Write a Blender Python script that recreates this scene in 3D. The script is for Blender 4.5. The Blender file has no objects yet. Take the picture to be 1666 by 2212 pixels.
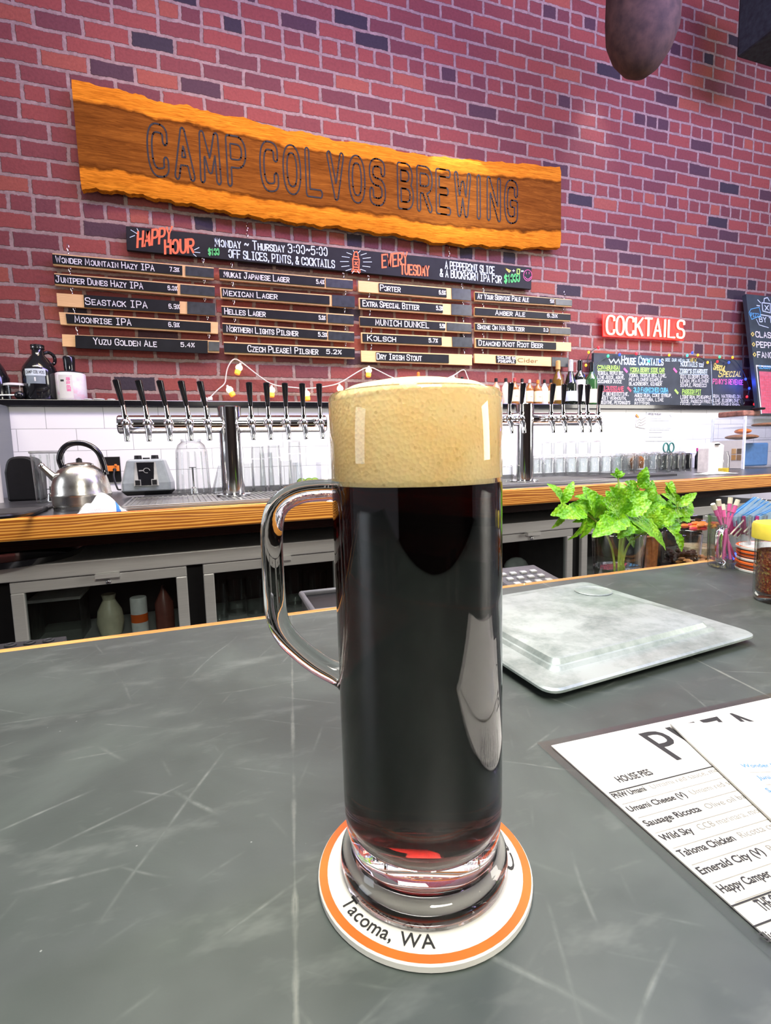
import bpy, math, random
import numpy as np
from mathutils import Vector as V, Matrix
random.seed(7)
SC = bpy.context.scene
COL = SC.collection
PI = math.pi
# ------------------------------------------------------------------ camera
BAR = 1.02                       # bar top height
CZ = BAR + 0.192                 # camera height
YAW, PIT, ROL, F = .3233, .1085, -.0262, 1106.0
CX, CY = 833.0, 1106.0
CAM = V((0, 0, CZ))
_fw = V((math.sin(YAW)*math.cos(PIT), math.cos(YAW)*math.cos(PIT), -math.sin(PIT)))
_r0 = V((math.cos(YAW), -math.sin(YAW), 0)); _u0 = _r0.cross(_fw)
_rt = _r0*math.cos(ROL) + _u0*math.sin(ROL)
_up = -_r0*math.sin(ROL) + _u0*math.cos(ROL)
cd = bpy.data.cameras.new('camera'); cam = bpy.data.objects.new('camera', cd); COL.objects.link(cam)
cam.matrix_world = Matrix(((_rt.x, _up.x, -_fw.x, 0), (_rt.y, _up.y, -_fw.y, 0), (_rt.z, _up.z, -_fw.z, CZ), (0, 0, 0, 1)))
cd.sensor_fit = 'HORIZONTAL'; cd.sensor_width = 36; cd.lens = F/1666*36
cd.clip_start = .01; cd.clip_end = 60
SC.camera = cam
SC.view_settings.view_transform = 'Standard'; SC.view_settings.look = 'None'
SC.view_settings.gamma = 1; SC.view_settings.exposure = 0.0; SC.view_settings.use_curve_mapping = False
SC.cycles.transparent_max_bounces = 32
SC.cycles.max_bounces = 16
SC.cycles.transmission_bounces = 16
SC.cycles.sample_clamp_indirect = 20

def ray(px, py): return _rt*((px-CX)/F) - _up*((py-CY)/F) + _fw
def at(px, py, Y=None, Z=None):
    d = ray(px, py)
    return CAM + d*((Y/d.y) if Y is not None else ((Z-CZ)/d.z))
def onplane(px, py, P, N):
    d = ray(px, py); return CAM + d*((P-CAM).dot(N)/d.dot(N))
def mpp(P): return (P-CAM).dot(_fw)/F          # metres per photo pixel at P

# ------------------------------------------------------------------ world and lights
w = bpy.data.worlds.new('room_ambient'); SC.world = w; w.use_nodes = True
w.node_tree.nodes['Background'].inputs[0].default_value = (.86, .82, .90, 1)
w.node_tree.nodes['Background'].inputs[1].default_value = .20
def area(name, loc, target, sx, sy, power, color, spread=180):
    l = bpy.data.lights.new(name, 'AREA'); l.shape = 'RECTANGLE'; l.size = sx; l.size_y = sy
    l.energy = power; l.color = color; l.spread = math.radians(spread)
    o = bpy.data.objects.new(name, l); COL.objects.link(o); o.location = loc
    o.rotation_euler = (V(target)-V(loc)).to_track_quat('-Z', 'Y').to_euler(); return o
def spot(name, loc, target, power, color, deg, blend=.6, r=.05):
    l = bpy.data.lights.new(name, 'SPOT'); l.energy = power; l.color = color
    l.spot_size = math.radians(deg); l.spot_blend = blend; l.shadow_soft_size = r
    o = bpy.data.objects.new(name, l); COL.objects.link(o); o.location = loc
    o.rotation_euler = (V(target)-V(loc)).to_track_quat('-Z', 'Y').to_euler(); return o
area('counter_track_light', (.7, 1.80, CZ+1.75), (.7, 2.2, CZ-.2), 4.6, .25, 42, (1, .93, .82), 82)
area('aisle_track_light', (.6, 1.22, CZ+1.75), (.55, 1.25, CZ-.6), 4.0, .5, 40, (1, .98, .90), 95)
area('bar_pendant_light', (.12, -.60, CZ+.95), (.10, .2, CZ-.06), .5, .4, 24, (1, .95, .84))
area('lilac_wash_light', (2.6, .8, CZ+2.5), (2.3, 3.0, CZ+1.4), 3.4, .6, 125, (.56, .46, 1.0))
area('violet_side_light', (-.2, 1.0, CZ+2.7), (.7, 3.0, CZ+1.7), 1.6, .4, 30, (.66, .46, 1.0))
area('sign_track_light', (.55, 1.5, CZ+2.7), (.75, 2.95, CZ+1.15), 2.2, .2, 10, (1, .80, .55), 70)
spot('wall_grazer', (2.52, 2.78, CZ+2.75), (2.52, 2.97, CZ+1.3), 42, (.85, .88, 1.0), 40, .9, .03)
area('counter_end_light', (3.0, 1.3, CZ+1.5), (2.7, 2.4, CZ-.1), 1.0, .4, 24, (1, .98, .95), 110)
area('left_fill_light', (-4.4, .9, 2.3), (0, 1.2, 1.3), 1.3, 2.0, 42, (.84, .90, 1.0))  # added fill from the left for foam and chrome, no real window
area('right_fill_light', (5.6, -.6, 2.3), (.3, .9, 1.3), 1.3, 2.0, 95, (1, .95, .86))  # added warm fill from the right, no real doorway behind it

# ------------------------------------------------------------------ materials
def new_mat(name):
    m = bpy.data.materials.new(name); m.use_nodes = True
    return m, m.node_tree, m.node_tree.nodes['Principled BSDF']
def lk(nt, a, b): nt.links.new(a, b)
def node(nt, t, **kw):
    n = nt.nodes.new(t)
    for k, v in kw.items(): setattr(n, k, v)
    return n
def math_(nt, op, a, b=None, c=None, clamp=False):
    n = nt.nodes.new('ShaderNodeMath'); n.operation = op; n.use_clamp = clamp
    for i, x in enumerate((a, b, c)):
        if x is None: continue
        if isinstance(x, (int, float)): n.inputs[i].default_value = x
        else: nt.links.new(x, n.inputs[i])
    return n.outputs[0]
def mixc(nt, fac, a, b, blend='MIX'):
    n = nt.nodes.new('ShaderNodeMix'); n.data_type = 'RGBA'; n.blend_type = blend
    for i, x in ((0, fac), (6, a), (7, b)):
        if isinstance(x, (int, float)): n.inputs[i].default_value = x
        elif isinstance(x, tuple): n.inputs[i].default_value = x if len(x) == 4 else (*x, 1)
        else: nt.links.new(x, n.inputs[i])
    return n.outputs[2]
def ramp(nt, fac, stops, const=False):
    n = nt.nodes.new('ShaderNodeValToRGB'); e = n.color_ramp.elements
    if const: n.color_ramp.interpolation = 'CONSTANT'
    while len(e) < len(stops): e.new(.5)
    for i, (p, c) in enumerate(stops):
        e[i].position = p; e[i].color = (*c, 1) if len(c) == 3 else c
    nt.links.new(fac, n.inputs[0]); return n.outputs[0]
def noise(nt, vec, scale, detail=3, rough=.55, dist=0):
    n = nt.nodes.new('ShaderNodeTexNoise'); n.inputs['Scale'].default_value = scale
    n.inputs['Detail'].default_value = detail; n.inputs['Roughness'].default_value = rough
    n.inputs['Distortion'].default_value = dist
    if vec is not None: nt.links.new(vec, n.inputs['Vector'])
    return n.outputs[0]
def mapping(nt, vec, scale=(1, 1, 1), rot=(0, 0, 0), loc=(0, 0, 0)):
    n = nt.nodes.new('ShaderNodeMapping'); n.inputs['Scale'].default_value = scale
    n.inputs['Rotation'].default_value = rot; n.inputs['Location'].default_value = loc
    nt.links.new(vec, n.inputs[0]); return n.outputs[0]
def worldpos(nt): return nt.nodes.new('ShaderNodeNewGeometry').outputs['Position']
def objpos(nt): return nt.nodes.new('ShaderNodeTexCoord').outputs['Object']
def bump(nt, b, h, strength=.3, dist=.01):
    n = nt.nodes.new('ShaderNodeBump'); n.inputs['Strength'].default_value = strength
    n.inputs['Distance'].default_value = dist; nt.links.new(h, n.inputs['Height'])
    nt.links.new(n.outputs[0], b.inputs['Normal'])
_M = {}
def plain(name, col, rough=.5, metal=0, var=.12, scale=40, emit=None, es=0, bmp=0, spec=None, coat=0):
    """procedural colour with a little noise variation"""
    if name in _M: return _M[name]
    m, nt, b = new_mat(name); p = objpos(nt); n = noise(nt, p, scale)
    c = ramp(nt, n, [(.3, tuple(x*(1-var) for x in col)), (.7, tuple(min(1, x*(1+var)) for x in col))])
    lk(nt, c, b.inputs['Base Color']); b.inputs['Roughness'].default_value = rough; b.inputs['Metallic'].default_value = metal
    if spec is not None: b.inputs['Specular IOR Level'].default_value = spec
    if coat: b.inputs['Coat Weight'].default_value = coat
    if emit: b.inputs['Emission Color'].default_value = (*emit, 1); b.inputs['Emission Strength'].default_value = es
    if bmp: bump(nt, b, n, bmp, .002)
    _M[name] = m; return m
def thin_glass(name, tint=(.97, .985, .98), rough=.02, ior=1.45, edge=.8):
    if name in _M: return _M[name]
    m, nt, b = new_mat(name); nt.nodes.remove(b)
    t = node(nt, 'ShaderNodeBsdfTransparent'); t.inputs[0].default_value = (*tint, 1)
    g = node(nt, 'ShaderNodeBsdfGlossy'); g.inputs['Roughness'].default_value = rough
    fr = node(nt, 'ShaderNodeLayerWeight'); fr.inputs[0].default_value = .5
    n = noise(nt, objpos(nt), 30)
    f0 = ((ior-1)/(ior+1))**2
    fac = math_(nt, 'MULTIPLY_ADD', math_(nt, 'POWER', fr.outputs['Facing'], 3.0), .8, f0)
    fac = math_(nt, 'MULTIPLY', fac, math_(nt, 'ADD', n, .5), clamp=True)
    lk(nt, mixc(nt, math_(nt, 'MULTIPLY', math_(nt, 'POWER', fr.outputs['Facing'], 2.5), edge, clamp=True), tint, tuple(x*.35 for x in tint)), t.inputs[0])
    mx = node(nt, 'ShaderNodeMixShader'); lk(nt, fac, mx.inputs[0]); lk(nt, t.outputs[0], mx.inputs[1]); lk(nt, g.outputs[0], mx.inputs[2])
    lk(nt, mx.outputs[0], nt.nodes['Material Output'].inputs[0]); _M[name] = m; return m
def solid_glass(name, col=(1, 1, 1), rough=0, ior=1.47):
    m, nt, b = new_mat(name); nt.nodes.remove(b)
    g = node(nt, 'ShaderNodeBsdfGlass'); g.inputs['Color'].default_value = (*col, 1); g.inputs['IOR'].default_value = ior
    g.inputs['Roughness'].default_value = rough
    lk(nt, g.outputs[0], nt.nodes['Material Output'].inputs[0]); return m

def brick_material():
    m, nt, b = new_mat('old_red_brick'); p = worldpos(nt)
    s = node(nt, 'ShaderNodeSeparateXYZ'); lk(nt, p, s.inputs[0]); x0, z0 = s.outputs[0], s.outputs[2]
    wob = noise(nt, p, 9, 2); wob2 = noise(nt, mapping(nt, p, loc=(3, 1, 7)), 9, 2)
    fine = noise(nt, p, 70, 4, .65)
    x = math_(nt, 'ADD', x0, math_(nt, 'MULTIPLY_ADD', wob, .016, -.008))
    z = math_(nt, 'ADD', z0, math_(nt, 'MULTIPLY_ADD', wob2, .016, -.008))
    zb = at(150, 470, 3.0).z; CH, BL = .0835, .206
    rowf = math_(nt, 'DIVIDE', math_(nt, 'SUBTRACT', z, zb - 40*CH), CH)
    row = math_(nt, 'FLOOR', rowf); v = math_(nt, 'FRACT', rowf)
    zh = at(1340, 588, 3.0).z; hrow = math.floor((zh-(zb-40*CH))/CH) % 6
    ishead = math_(nt, 'COMPARE', math_(nt, 'FLOORED_MODULO', row, 6.0), float(hrow), .1)
    wid = math_(nt, 'MULTIPLY_ADD', ishead, -BL*.5, BL)
    rn = node(nt, 'ShaderNodeTexWhiteNoise', noise_dimensions='1D'); lk(nt, row, rn.inputs['W'])
    off = math_(nt, 'ADD', math_(nt, 'MULTIPLY', math_(nt, 'FLOORED_MODULO', row, 2.0), .5), math_(nt, 'MULTIPLY', rn.outputs[0], .22))
    xb = at(130, 481, 3.0).x
    uf = math_(nt, 'ADD', math_(nt, 'DIVIDE', math_(nt, 'SUBTRACT', x, xb-20*BL), wid), off)
    cell = math_(nt, 'FLOOR', uf); u = math_(nt, 'FRACT', uf)
    wn = node(nt, 'ShaderNodeTexWhiteNoise', noise_dimensions='2D')
    cv = node(nt, 'ShaderNodeCombineXYZ'); lk(nt, cell, cv.inputs[0]); lk(nt, row, cv.inputs[1]); lk(nt, cv.outputs[0], wn.inputs['Vector'])
    def edge(t, half):   # distance to the nearest joint, metres
        return math_(nt, 'MULTIPLY', math_(nt, 'SUBTRACT', .5, math_(nt, 'ABSOLUTE', math_(nt, 'SUBTRACT', t, .5))), half)
    d = math_(nt, 'MINIMUM', edge(u, wid), edge(v, CH))
    d = math_(nt, 'ADD', d, math_(nt, 'MULTIPLY_ADD', fine, .013, -.0065))
    mr = node(nt, 'ShaderNodeMapRange', interpolation_type='SMOOTHSTEP'); lk(nt, d, mr.inputs[0])
    mr.inputs[1].default_value = .0066; mr.inputs[2].default_value = .0105; fac = mr.outputs[0]
    bc = ramp(nt, wn.outputs[0], [(0, (.245, .060, .050)), (.28, (.285, .068, .052)), (.52, (.21, .054, .050)), (.72, (.165, .048, .050)), (.84, (.33, .090, .055)), (.915, (.080, .038, .048)), (.968, (.040, .030, .040))], True)
    blot = noise(nt, p, 13, 4, .7)
    bc = mixc(nt, math_(nt, 'MULTIPLY', blot, .8), bc, ramp(nt, fine, [(.3, (.55, .45, .5)), (.7, (1.25, 1.2, 1.2))]), 'MULTIPLY')
    mc = ramp(nt, noise(nt, p, 30, 4, .7), [(.25, (.20, .135, .115)), (.75, (.44, .32, .275))])
    lk(nt, mixc(nt, fac, mc, bc), b.inputs['Base Color']); b.inputs['Roughness'].default_value = .72
    b.inputs['Specular IOR Level'].default_value = .35
    h = math_(nt, 'ADD', fac, math_(nt, 'MULTIPLY', fine, .45)); bump(nt, b, h, .75, .008)
    return m
def tile_material():
    m, nt, b = new_mat('white_subway_tile'); p = worldpos(nt)
    s = node(nt, 'ShaderNodeSeparateXYZ'); lk(nt, p, s.inputs[0])
    zt = at(100, 878, 2.85).z; TH, TW = .1055, .2465; xb = at(98, 900, 2.85).x
    rf = math_(nt, 'DIVIDE', math_(nt, 'SUBTRACT', s.outputs[2], zt-10*TH), TH); row = math_(nt, 'FLOOR', rf); v = math_(nt, 'FRACT', rf)
    uf = math_(nt, 'ADD', math_(nt, 'DIVIDE', math_(nt, 'SUBTRACT', s.outputs[0], xb-20*TW), TW), math_(nt, 'MULTIPLY', math_(nt, 'FLOORED_MODULO', math_(nt, 'ADD', row, 1.0), 2.0), .5))
    u = math_(nt, 'FRACT', uf)
    def edge(t, L): return math_(nt, 'MULTIPLY', math_(nt, 'SUBTRACT', .5, math_(nt, 'ABSOLUTE', math_(nt, 'SUBTRACT', t, .5))), L)
    d = math_(nt, 'MINIMUM', edge(u, TW), edge(v, TH))
    mr = node(nt, 'ShaderNodeMapRange', interpolation_type='SMOOTHSTEP'); lk(nt, d, mr.inputs[0])
    mr.inputs[1].default_value = .0006; mr.inputs[2].default_value = .0018
    lk(nt, mixc(nt, mr.outputs[0], (.36, .37, .36), (.86, .86, .85)), b.inputs['Base Color'])
    b.inputs['Roughness'].default_value = .22; bump(nt, b, mr.outputs[0], .3, .002); return m
def wood(name, c1, c2, sc=(2, 30, 30), ring=6, rough=.4, ax='X', coat=0.0, contrast=(.35, .65)):
    m, nt, b = new_mat(name); p = mapping(nt, worldpos(nt), scale=sc)
    wv = node(nt, 'ShaderNodeTexWave', wave_type='BANDS', bands_direction='Z'); lk(nt, p, wv.inputs[0])
    wv.inputs['Scale'].default_value = ring; wv.inputs['Distortion'].default_value = 9; wv.inputs['Detail'].default_value = 3; wv.inputs['Detail Scale'].default_value = .9
    g = noise(nt, mapping(nt, worldpos(nt), scale=(sc[0]*2, sc[1]*6, sc[2]*6)), 4, 4)
    f = math_(nt, 'ADD', math_(nt, 'MULTIPLY', wv.outputs[1], .6), math_(nt, 'MULTIPLY', g, .4))
    lk(nt, ramp(nt, f, [(contrast[0], c1), (contrast[1], c2)]), b.inputs['Base Color'])
    b.inputs['Roughness'].default_value = rough; b.inputs['Coat Weight'].default_value = coat
    bump(nt, b, f, .12, .002); return m
def slate_material():
    m, nt, b = new_mat('dark_slate_bar_top'); p = worldpos(nt)
    c1 = noise(nt, p, 7, 5, .6, .6); c2 = noise(nt, p, 28, 5, .65)
    col = ramp(nt, c1, [(.30, (.027, .038, .033)), (.52, (.044, .059, .051)), (.72, (.074, .096, .082))])
    col = mixc(nt, math_(nt, 'MULTIPLY', c2, .5), col, (.075, .085, .08))
    tot = None
    for i, (rz, k2, thw, seed) in enumerate([(.55, 34, .035, 1), (-.45, 30, .04, 2), (1.25, 26, .035, 3), (-1.15, 38, .05, 4), (.05, 22, .03, 5), (.9, 16, .03, 6)]):
        vv = mapping(nt, p, rot=(0, 0, rz), loc=(seed*.37, seed*.61, 0)); se = node(nt, 'ShaderNodeSeparateXYZ'); lk(nt, vv, se.inputs[0])
        bend = noise(nt, mapping(nt, vv, scale=(1, .3, 1)), 9, 1)
        vy = math_(nt, 'MULTIPLY', math_(nt, 'ADD', se.outputs[1], math_(nt, 'MULTIPLY', bend, .016)), float(k2))
        ce = math_(nt, 'FLOOR', vy); fr_ = math_(nt, 'FRACT', vy)
        wn = node(nt, 'ShaderNodeTexWhiteNoise', noise_dimensions='1D'); lk(nt, math_(nt, 'ADD', ce, seed*13.7), wn.inputs['W'])
        dist = math_(nt, 'ABSOLUTE', math_(nt, 'SUBTRACT', fr_, math_(nt, 'MULTIPLY_ADD', wn.outputs[0], .7, .15)))
        ln = math_(nt, 'SUBTRACT', 1.0, math_(nt, 'DIVIDE', dist, thw), clamp=True)
        cv = node(nt, 'ShaderNodeCombineXYZ'); lk(nt, math_(nt, 'MULTIPLY', se.outputs[0], 11.0), cv.inputs[0]); lk(nt, math_(nt, 'MULTIPLY', ce, 7.3), cv.inputs[1])
        gate = ramp(nt, noise(nt, cv.outputs[0], 1.0, 2, .6), [(.56, (0, 0, 0)), (.74, (1, 1, 1))])
        rough_ = math_(nt, 'MULTIPLY_ADD', noise(nt, p, 160, 2), 1.6, -.35, clamp=True)
        ln = math_(nt, 'MULTIPLY', math_(nt, 'MULTIPLY', ln, gate), rough_)
        tot = ln if tot is None else math_(nt, 'MAXIMUM', tot, ln)
    sm = ramp(nt, noise(nt, mapping(nt, p, rot=(0, 0, .7), scale=(1, 2.5, 1)), 16, 4, .7), [(.56, (0, 0, 0)), (.78, (1, 1, 1))])
    tot2 = math_(nt, 'MAXIMUM', math_(nt, 'MULTIPLY', tot, .50), math_(nt, 'MULTIPLY', sm, .16))
    sp = node(nt, 'ShaderNodeTexVoronoi', feature='F1'); lk(nt, p, sp.inputs[0]); sp.inputs['Scale'].default_value = 95
    dots = math_(nt, 'MULTIPLY', math_(nt, 'LESS_THAN', sp.outputs[0], .045), math_(nt, 'GREATER_THAN', c2, .56))
    tot2 = math_(nt, 'MAXIMUM', tot2, math_(nt, 'MULTIPLY', dots, .5))
    col = mixc(nt, tot2, col, (.40, .43, .39))
    # joints between the slate pieces
    s = node(nt, 'ShaderNodeSeparateXYZ'); lk(nt, p, s.inputs[0])
    def joint(a, c, half):
        L = math.hypot(c[0]-a[0], c[1]-a[1]); nx, ny = -(c[1]-a[1])/L, (c[0]-a[0])/L; k = nx*a[0]+ny*a[1]
        dd = math_(nt, 'ABSOLUTE', math_(nt, 'ADD', math_(nt, 'MULTIPLY', s.outputs[0], nx), math_(nt, 'MULTIPLY_ADD', s.outputs[1], ny, -k)))
        dd = math_(nt, 'ABSOLUTE', math_(nt, 'ADD', dd, math_(nt, 'MULTIPLY_ADD', c2, .006, -.003)))
        return math_(nt, 'SUBTRACT', 1.0, math_(nt, 'DIVIDE', dd, half), clamp=True)
    j1a, j1b = at(1490, 1418, Z=BAR), at(1660, 1503, Z=BAR)
    j2a, j2b = at(632, 1500, Z=BAR), at(640, 2180, Z=BAR)
    brk = ramp(nt, noise(nt, p, 22, 4, .7), [(.38, (.1, .1, .1)), (.62, (.75, .75, .75))])
    jj = math_(nt, 'MAXIMUM', joint(j1a, j1b, .0016), math_(nt, 'MULTIPLY', joint(j2a, j2b, .0014), brk))
    col = mixc(nt, math_(nt, 'MULTIPLY', jj, .38), col, (.42, .44, .38))
    lk(nt, col, b.inputs['Base Color'])
    lk(nt, math_(nt, 'MULTIPLY_ADD', c2, .22, .34), b.inputs['Roughness'])
    b.inputs['Specular IOR Level'].default_value = .8
    bump(nt, b, math_(nt, 'ADD', c2, tot2), .12, .002); return m
def steel(name, col=(.62, .62, .60), rough=.28, streak=(2, 2, 60), metal=1.0):
    m, nt, b = new_mat(name); n = noise(nt, mapping(nt, worldpos(nt), scale=streak), 6, 3)
    lk(nt, ramp(nt, n, [(.3, tuple(x*.92 for x in col)), (.7, col)]), b.inputs['Base Color'])
    b.inputs['Metallic'].default_value = metal; lk(nt, math_(nt, 'MULTIPLY_ADD', n, .2, rough-.1), b.inputs['Roughness']); return m

M_BRICK = brick_material(); M_TILE = tile_material(); M_SLATE = slate_material()
M_OAK = wood('oiled_oak_edge', (.40, .12, .012), (.86, .40, .065), (1.6, 6, 26), 1.5, .35, coat=.25)
M_OAK2 = wood('oak_nosing', (.50, .22, .05), (.72, .36, .10), (3, 30, 30), 2, .4, coat=.2)
M_MAPLE = wood('pale_maple', (.72, .44, .17), (.86, .56, .26), (3, 20, 40), 2, .5)
M_PLANK = wood('dark_red_plank', (.045, .016, .014), (.10, .035, .03), (3, 10, 30), 2, .5)
M_STEEL = steel('brushed_steel', (.88, .88, .86), .42, metal=.45); M_STEEL_D = steel('brushed_steel_frame', (.74, .74, .72), .42, metal=.4)
M_KETTLE = steel('kettle_steel', (.66, .64, .58), .26, (6, 6, 4))
M_CHROME = plain('polished_chrome', (.74, .74, .74), .08, 1, .03)
M_BLACK = plain('black_plastic', (.007, .007, .008), .38, spec=.35)
M_BLACKG = plain('gloss_black', (.008, .008, .010), .12, coat=.4)
M_RUBBER = plain('black_rubber', (.016, .016, .018), .7)
M_CHALKB = plain('chalkboard_black', (.007, .008, .009), .5, var=.35, scale=14, spec=.22)
M_CHALKG = plain('chalkboard_grey', (.050, .060, .068), .6, var=.2, scale=9, spec=.25)
M_CW = plain('white_chalk', (.80, .80, .78), .8); M_CO = plain('orange_chalk', (.85, .17, .07), .8)
M_CG = plain('green_chalk', (.10, .55, .16), .8); M_CP = plain('pink_chalk', (.80, .15, .35), .8)
M_CB = plain('blue_chalk', (.12, .45, .75), .8); M_CY = plain('yellow_chalk', (.75, .62, .15), .8); M_CR = plain('red_chalk', (.70, .10, .14), .8)
M_CLG = plain('lime_chalk', (.42, .70, .14), .8); M_CPB = plain('pale_blue_chalk', (.62, .76, .85), .8)
M_WHITE = plain('white_plastic', (.80, .80, .78), .4); M_PAPER = plain('white_paper', (.66, .65, .60), .6, var=.03)
M_INK = plain('black_ink', (.02, .02, .02), .6); M_GREYINK = plain('grey_ink', (.24, .23, .20), .6); M_BLUEINK = plain('blue_ink', (.08, .25, .62), .6)
M_TG = thin_glass('clear_glass', (.93, .945, .94)); M_ACR = thin_glass('clear_acrylic', (.965, .975, .985), .04, 1.38, .3)
M_PANE = thin_glass('cooler_pane', (.86, .90, .90), .03, 1.5, .2); M_LAM = thin_glass('laminate_film', (.95, .955, .95), .22, 1.42, .1)
M_ORANGE = plain('orange_rim', (.82, .13, .012), .55)
M_SEAM = plain('dark_seam', (.02, .02, .02), .8)

# ------------------------------------------------------------------ mesh builder
class MB:
    def __init__(s): s.v = []; s.f = []; s.m = []; s.s = []; s.mats = []
    def mi(s, mat):
        if mat not in s.mats: s.mats.append(mat)
        return s.mats.index(mat)
    def add(s, vs, fs, mat, smooth=False):
        o = len(s.v); k = s.mi(mat); s.v += [tuple(p) for p in vs]
        for f in fs: s.f.append([i+o for i in f]); s.m.append(k); s.s.append(smooth)
        return s
    def box(s, c, size, mat, rz=0, tilt=None):
        hx, hy, hz = (q/2 for q in size); P = [V((x*hx, y*hy, z*hz)) for z in (-1, 1) for y in (-1, 1) for x in (-1, 1)]
        R = Matrix.Rotation(rz, 3, 'Z')
        if tilt is not None: R = tilt @ R
        return s.add([R@p+V(c) for p in P], [(0, 2, 3, 1), (4, 5, 7, 6), (0, 1, 5, 4), (2, 6, 7, 3), (0, 4, 6, 2), (1, 3, 7, 5)], mat)
    def hexa(s, a, mat):      # 4 bottom + 4 top points (same winding)
        return s.add(a, [(3, 2, 1, 0), (4, 5, 6, 7), (0, 1, 5, 4), (1, 2, 6, 5), (2, 3, 7, 6), (3, 0, 4, 7)], mat)
    def prism(s, poly, d, mat, smooth=False):   # polygon points + extrusion vector
        n = len(poly); d = V(d); A = [V(p) for p in poly]; B = [p+d for p in A]
        nrm = V((0, 0, 0))
        for i in range(n): nrm += A[i].cross(A[(i+1) % n])
        if nrm.dot(d) > 0: caps = [tuple(range(n-1, -1, -1)), tuple(range(n, 2*n))]; sides = [(i, (i+1) % n, n+(i+1) % n, n+i) for i in range(n)]
        else: caps = [tuple(range(n)), tuple(range(2*n-1, n-1, -1))]; sides = [(n+i, n+(i+1) % n, (i+1) % n, i) for i in range(n)]
        return s.add(A+B, caps+sides, mat, smooth)
    def lathe(s, prof, mat, c=(0, 0, 0), n=32, closed=False, axis=None, smooth=True):
        c = V(c); vs = []; fs = []; R = Matrix.Identity(3)
        if axis is not None: R = V((0, 0, 1)).rotation_difference(V(axis)).to_matrix()
        idx = []
        for r, z in prof:
            if r <= 1e-7: idx.append([len(vs)]*n); vs.append(R@V((0, 0, z))+c)
            else:
                st = len(vs); idx.append(list(range(st, st+n)))
                for i in range(n): a = 2*PI*i/n; vs.append(R@V((r*math.cos(a), r*math.sin(a), z))+c)
        k = len(prof); rng = range(k) if closed else range(k-1)
        for j in rng:
            a, b = idx[j], idx[(j+1) % k]
            for i in range(n):
                q = [a[i], a[(i+1) % n], b[(i+1) % n], b[i]]; t = []
                for e in q:
                    if e not in t: t.append(e)
                if len(t) > 2: fs.append(tuple(t))
        return s.add(vs, fs, mat, smooth)
    def tube(s, pts, r, mat, n=10, caps=True, loop=False):
        pts = [V(p) for p in pts]; k = len(pts); rr = r if isinstance(r, (list, tuple)) else [r]*k
        T = []
        for i in range(k):
            a = pts[i-1] if (i > 0 or loop) else pts[i]; b = pts[(i+1) % k] if (i < k-1 or loop) else pts[i]
            T.append((b-a).normalized())
        u = T[0].orthogonal().normalized(); vs = []; fs = []
        for i in range(k):
            if i: u = (T[i-1].rotation_difference(T[i]) @ u)
            u = (u - T[i]*u.dot(T[i])).normalized(); w_ = T[i].cross(u)
            for j in range(n): a = 2*PI*j/n; vs.append(pts[i]+(u*math.cos(a)+w_*math.sin(a))*rr[i])
        for i in range(k if loop else k-1):
            for j in range(n): fs.append((i*n+j, i*n+(j+1) % n, ((i+1) % k)*n+(j+1) % n, ((i+1) % k)*n+j))
        s.add(vs, fs, mat, True)
        if caps and not loop: s.add(vs[:n], [tuple(range(n-1, -1, -1))], mat); s.add(vs[-n:], [tuple(range(n))], mat)
        return s
    def ball(s, c, r, mat, n=12, sq=(1, 1, 1)):
        k = max(4, n//2); st = len(s.v)
        s.lathe([(r*math.sin(PI*i/k), -r*math.cos(PI*i/k)) for i in range(k+1)], mat, (0, 0, 0), n)
        for i in range(st, len(s.v)): p = s.v[i]; s.v[i] = (p[0]*sq[0]+c[0], p[1]*sq[1]+c[1], p[2]*sq[2]+c[2])
        return s
    def build(s, name, parent=None, loc=None, bevel=0, sharp=35, world=False):
        """world=True: the vertices were given in world coordinates and are moved to the parent's or loc's frame"""
        if world:
            o = V(parent.location) if parent is not None else V(loc)
            if parent is not None and parent.parent is not None: o = V(parent.parent.location) + o
            vv = [(p[0]-o.x, p[1]-o.y, p[2]-o.z) for p in s.v]
        else: vv = s.v
        me = bpy.data.meshes.new(name); me.from_pydata(vv, [], s.f)
        for mt in s.mats: me.materials.append(mt)
        me.polygons.foreach_set('material_index', s.m); me.polygons.foreach_set('use_smooth', s.s)
        me.update()
        if any(s.s): me.set_sharp_from_angle(angle=math.radians(sharp))
        ob = bpy.data.objects.new(name, me); COL.objects.link(ob)
        if parent is not None: ob.parent = parent
        if loc is not None: ob.location = loc
        if bevel:
            b = ob.modifiers.new('bevel', 'BEVEL'); b.width = bevel; b.segments = 2; b.limit_method = 'ANGLE'
        return ob
def tag(o, label, cat, group=None, kind=None):
    if label: o['label'] = label
    if cat: o['category'] = cat
    if group: o['group'] = group
    if kind: o['kind'] = kind
    return o
def thing(name, label, cat, loc=(0, 0, 0), group=None):
    o = bpy.data.objects.new(name, None); o.empty_display_size = .02; COL.objects.link(o); o.location = loc
    return tag(o, label, cat, group)
def single(mb, name, label, cat, loc=(0, 0, 0), group=None, kind=None, bevel=0, world=False, sharp=35):
    return tag(mb.build(name, None, loc, bevel, sharp, world), label, cat, group, kind)
def struct(mb, name, loc=(0, 0, 0), bevel=0):
    o = mb.build(name, None, loc, bevel); o['kind'] = 'structure'; return o

def smooth_path(pts, it=2, closed=False):
    for _ in range(it):
        q = []; n = len(pts); rng = range(n) if closed else range(n-1)
        if not closed: q.append(pts[0])
        for i in rng:
            a, b = pts[i], pts[(i+1) % n]
            if isinstance(a, V): q += [a*.75+b*.25, a*.25+b*.75]
            else: q += [tuple(x*.75+y*.25 for x, y in zip(a, b)), tuple(x*.25+y*.75 for x, y in zip(a, b))]
        if not closed: q.append(pts[-1])
        pts = q
    return pts

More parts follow.
